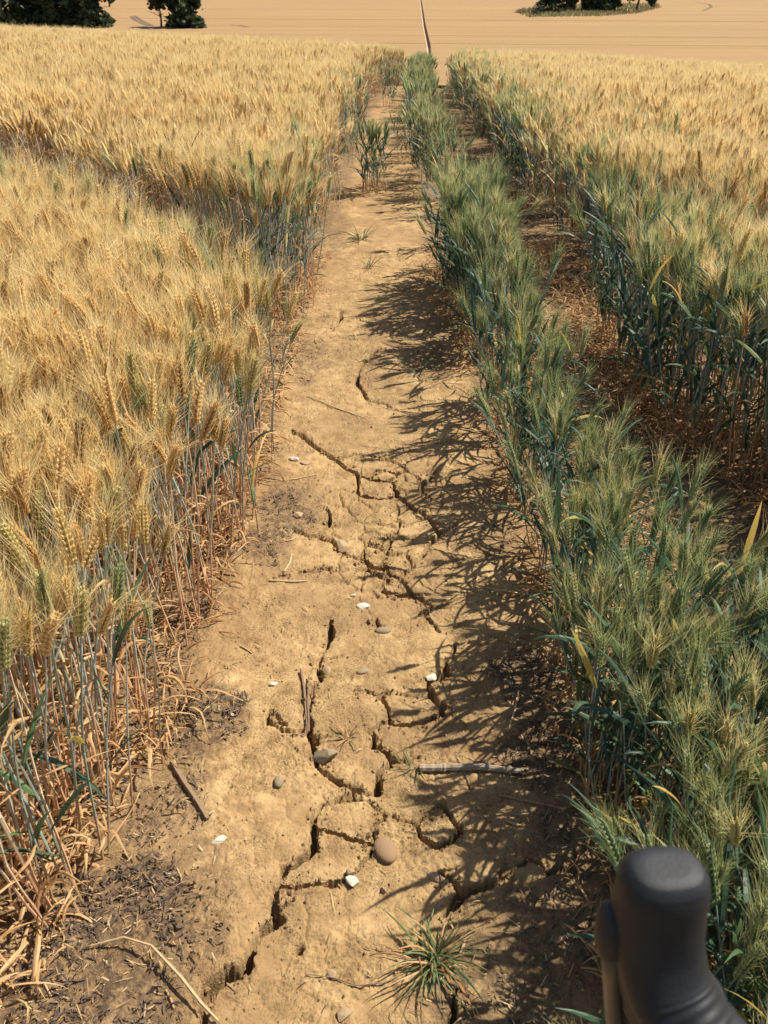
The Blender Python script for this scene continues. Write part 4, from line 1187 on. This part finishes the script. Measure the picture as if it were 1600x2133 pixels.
def curve(P, n=8):
    P = [np.array(p) for p in P]; out_ = []
    for i in range(len(P) - 1):
        p0 = P[max(0, i-1)]; p1 = P[i]; p2 = P[i+1]; p3 = P[min(len(P)-1, i+2)]
        for k in range(n):
            t = k / n
            out_.append(.5 * ((2*p1) + (p2-p0)*t + (2*p0-5*p1+4*p2-p3)*t*t + (3*p1-p0-3*p2+p3)*t**3))
    return out_ + [P[-1]]
T0 = cam_point(1388, 1815, .385)                    # middle of the pommel's top
bike = empty('bicycle', (T0.x + .35, T0.y + .1, float(zg(T0.x + .35, T0.y + .1))), 0, label='bicycle with black rubber brake hood, seen at the lower right corner', category='bicycle')
org = np.array(bike.location)
T0 = np.array(T0) - org
fwd = np.array([.42, .91, 0.0]); fwd /= np.linalg.norm(fwd); rgt_ = np.array([fwd[1], -fwd[0], 0]); upv = np.array([0, 0, 1.0])
hf = np.array([-.10, .995, 0.0]); hr = np.array([.995, .10, 0.0])              # the hood is toed in on the bar
g = G()
horn = [T0 + upv * .0040, T0 + upv * .0025, T0 - upv*.002, T0 - upv*.010, T0 - upv*.030 + rgt_*.001, T0 - upv*.052 + hr*.003 - hf*.004, T0 - upv*.070 + hr*.008 - hf*.014, T0 - upv*.082 + hr*.017 - hf*.032, T0 - upv*.087 + hr*.030 - hf*.050, T0 - upv*.090 + hr*.044 - hf*.066]
ha = [.010, .0165, .0200, .0212, .0218, .0218, .0215, .021, .019]; hb = [.007, .012, .0155, .0175, .019, .021, .023, .022, .020]
hp = curve(horn[:-1], 14); ht = np.linspace(0, 8, len(hp))
rib = 1 + .016 * np.sin(np.arange(len(hp)) * 1.35) * smooth(5.6, 6.2, ht)
ring_sweep(g, hp, np.interp(ht, range(9), ha) * rib, np.interp(ht, range(9), hb) * rib, hf, 28, 2.5)
hood = obj('brake_hood', g.mesh('brake_hood', [M['rubber']], True), bike)
hood.modifiers.new('round', 'SUBSURF').render_levels = 1
g = G()
ring_sweep(g, [T0 - upv*.045 + hr*.002, T0 - upv*.075 + hr*.008 - hf*.002, T0 - upv*.105 + hr*.016 - hf*.004, T0 - upv*.135 + hr*.024 - hf*.010, T0 - upv*.150 + hr*.028 - hf*.014], [.018, .0215, .021, .018, .010], [.016, .020, .020, .017, .010], hf, 20, 2.5)
obj('lever_body', g.mesh('lever_body', [M['rubber']], True), bike)
# bump of the lever pivot on the left flank
g = G(); c = T0 - upv*.044 - hr*.0185 + hf*.004
ring_sweep(g, [c + upv*.013, c + upv*.009, c, c - upv*.014, c - upv*.022], [.003, .006, .0075, .007, .004], [.004, .009, .011, .010, .005], hf, 14, 2.4)
obj('lever_pivot', g.mesh('lever_pivot', [M['rubber']], True), bike)
g = G(); c = T0 - upv*.060 - hr*.0165 + hf*.004
ring_sweep(g, [c, c - upv*.025 + hr*.004 + hf*.002, c - upv*.060 + hr*.010 + hf*.002, c - upv*.095 + hr*.016, c - upv*.120 + hr*.020 - hf*.004], [.005, .005, .005, .0045, .003], [.007, .006, .005, .0045, .003], hf, 10, 2.4)
obj('brake_lever', g.mesh('brake_lever', [M['lever_brown']], True), bike)
# bar: from the stem clamp out to the hood, then the drop
K = horn[-3]
cl = K + rgt_ * .20 - fwd * .052 + upv * .006
bar = [cl, cl - rgt_*.08, cl - rgt_*.14 + fwd*.002, K + rgt_*.03 - fwd*.032, K + rgt_*.008 - fwd*.014, K]
def taped(P, rad, pitch=.009):
    P = np.array(P); s = np.concatenate([[0], np.cumsum(np.linalg.norm(np.diff(P, axis=0), axis=1))])
    q = np.arange(0, s[-1], .0015); Q = np.stack([np.interp(q, s, P[:, j]) for j in range(3)], -1)
    ph = (q % pitch) / pitch
    return Q, rad * (1 + .07 * ph ** 2)
g = G(); Q, rd = taped(curve(bar[1:], 10), .0185, .0065); tube(g, Q, rd, 24); obj('bar_tape', g.mesh('bar_tape', [M['bar_tape']], True), bike)
g = G(); drop = curve([K, K - upv*.02 + fwd*.03, K - upv*.055 + fwd*.055, K - upv*.10 + fwd*.04, K - upv*.125 - fwd*.01, K - upv*.13 - fwd*.07], 10)
Q, rd = taped(drop, .0145); tube(g, Q, rd, 16); obj('bar_drop', g.mesh('bar_drop', [M['bar_tape']], True), bike)
g = G(); tube(g, [cl - rgt_*.08, cl + rgt_*.20], [.0158, .0158], 16); obj('handlebar', g.mesh('handlebar', [M['metal_black']], True), bike)
sb = cl - fwd * .09 - upv * .01
g = G(); tube(g, [cl, sb], [.018, .018], 14); obj('stem', g.mesh('stem', [M['metal_black']], True), bike)
ax = sb + fwd * .22; gz = float(zg(ax[0] + org[0], ax[1] + org[1])) - org[2]; ax[2] = gz + .34
crown_ = sb + (ax - sb) * .48
g = G(); tube(g, [sb + upv*.01, crown_], [.019, .022], 14); obj('head_tube', g.mesh('head_tube', [M['metal_black']], True), bike)
for s in (-1, 1):
    g = G(); tube(g, [crown_ + rgt_*.01*s, crown_ + rgt_*.045*s - upv*.03, ax + rgt_*.05*s], [.015, .013, .008], 10); obj('fork_leg', g.mesh('fork_leg', [M['metal_black']], True), bike)
def circ(rad, n=64): return [ax + fwd * rad * math.cos(2*math.pi*i/n) + upv * rad * math.sin(2*math.pi*i/n) for i in range(n + 1)]
wheel = bpy.data.objects.new('front_wheel', None); link(wheel, bike)
g = G(); tube(g, circ(.327), .0155, 10, cap=False); obj('tyre', g.mesh('tyre', [M['rubber']], True), wheel)
g = G(); tube(g, circ(.305), .010, 8, cap=False); obj('rim', g.mesh('rim', [M['metal_black']], True), wheel)
g = G(); tube(g, [ax - rgt_*.05, ax + rgt_*.05], .014, 12); obj('hub', g.mesh('hub', [M['alloy']], True), wheel)
for i in range(20):
    w = 2*math.pi*i/20; g = G(); tube(g, [ax + rgt_*.02*(-1)**i, ax + (fwd*math.cos(w) + upv*math.sin(w))*.30], .0011, 4); obj('spoke', g.mesh('spoke', [M['alloy']]), wheel)
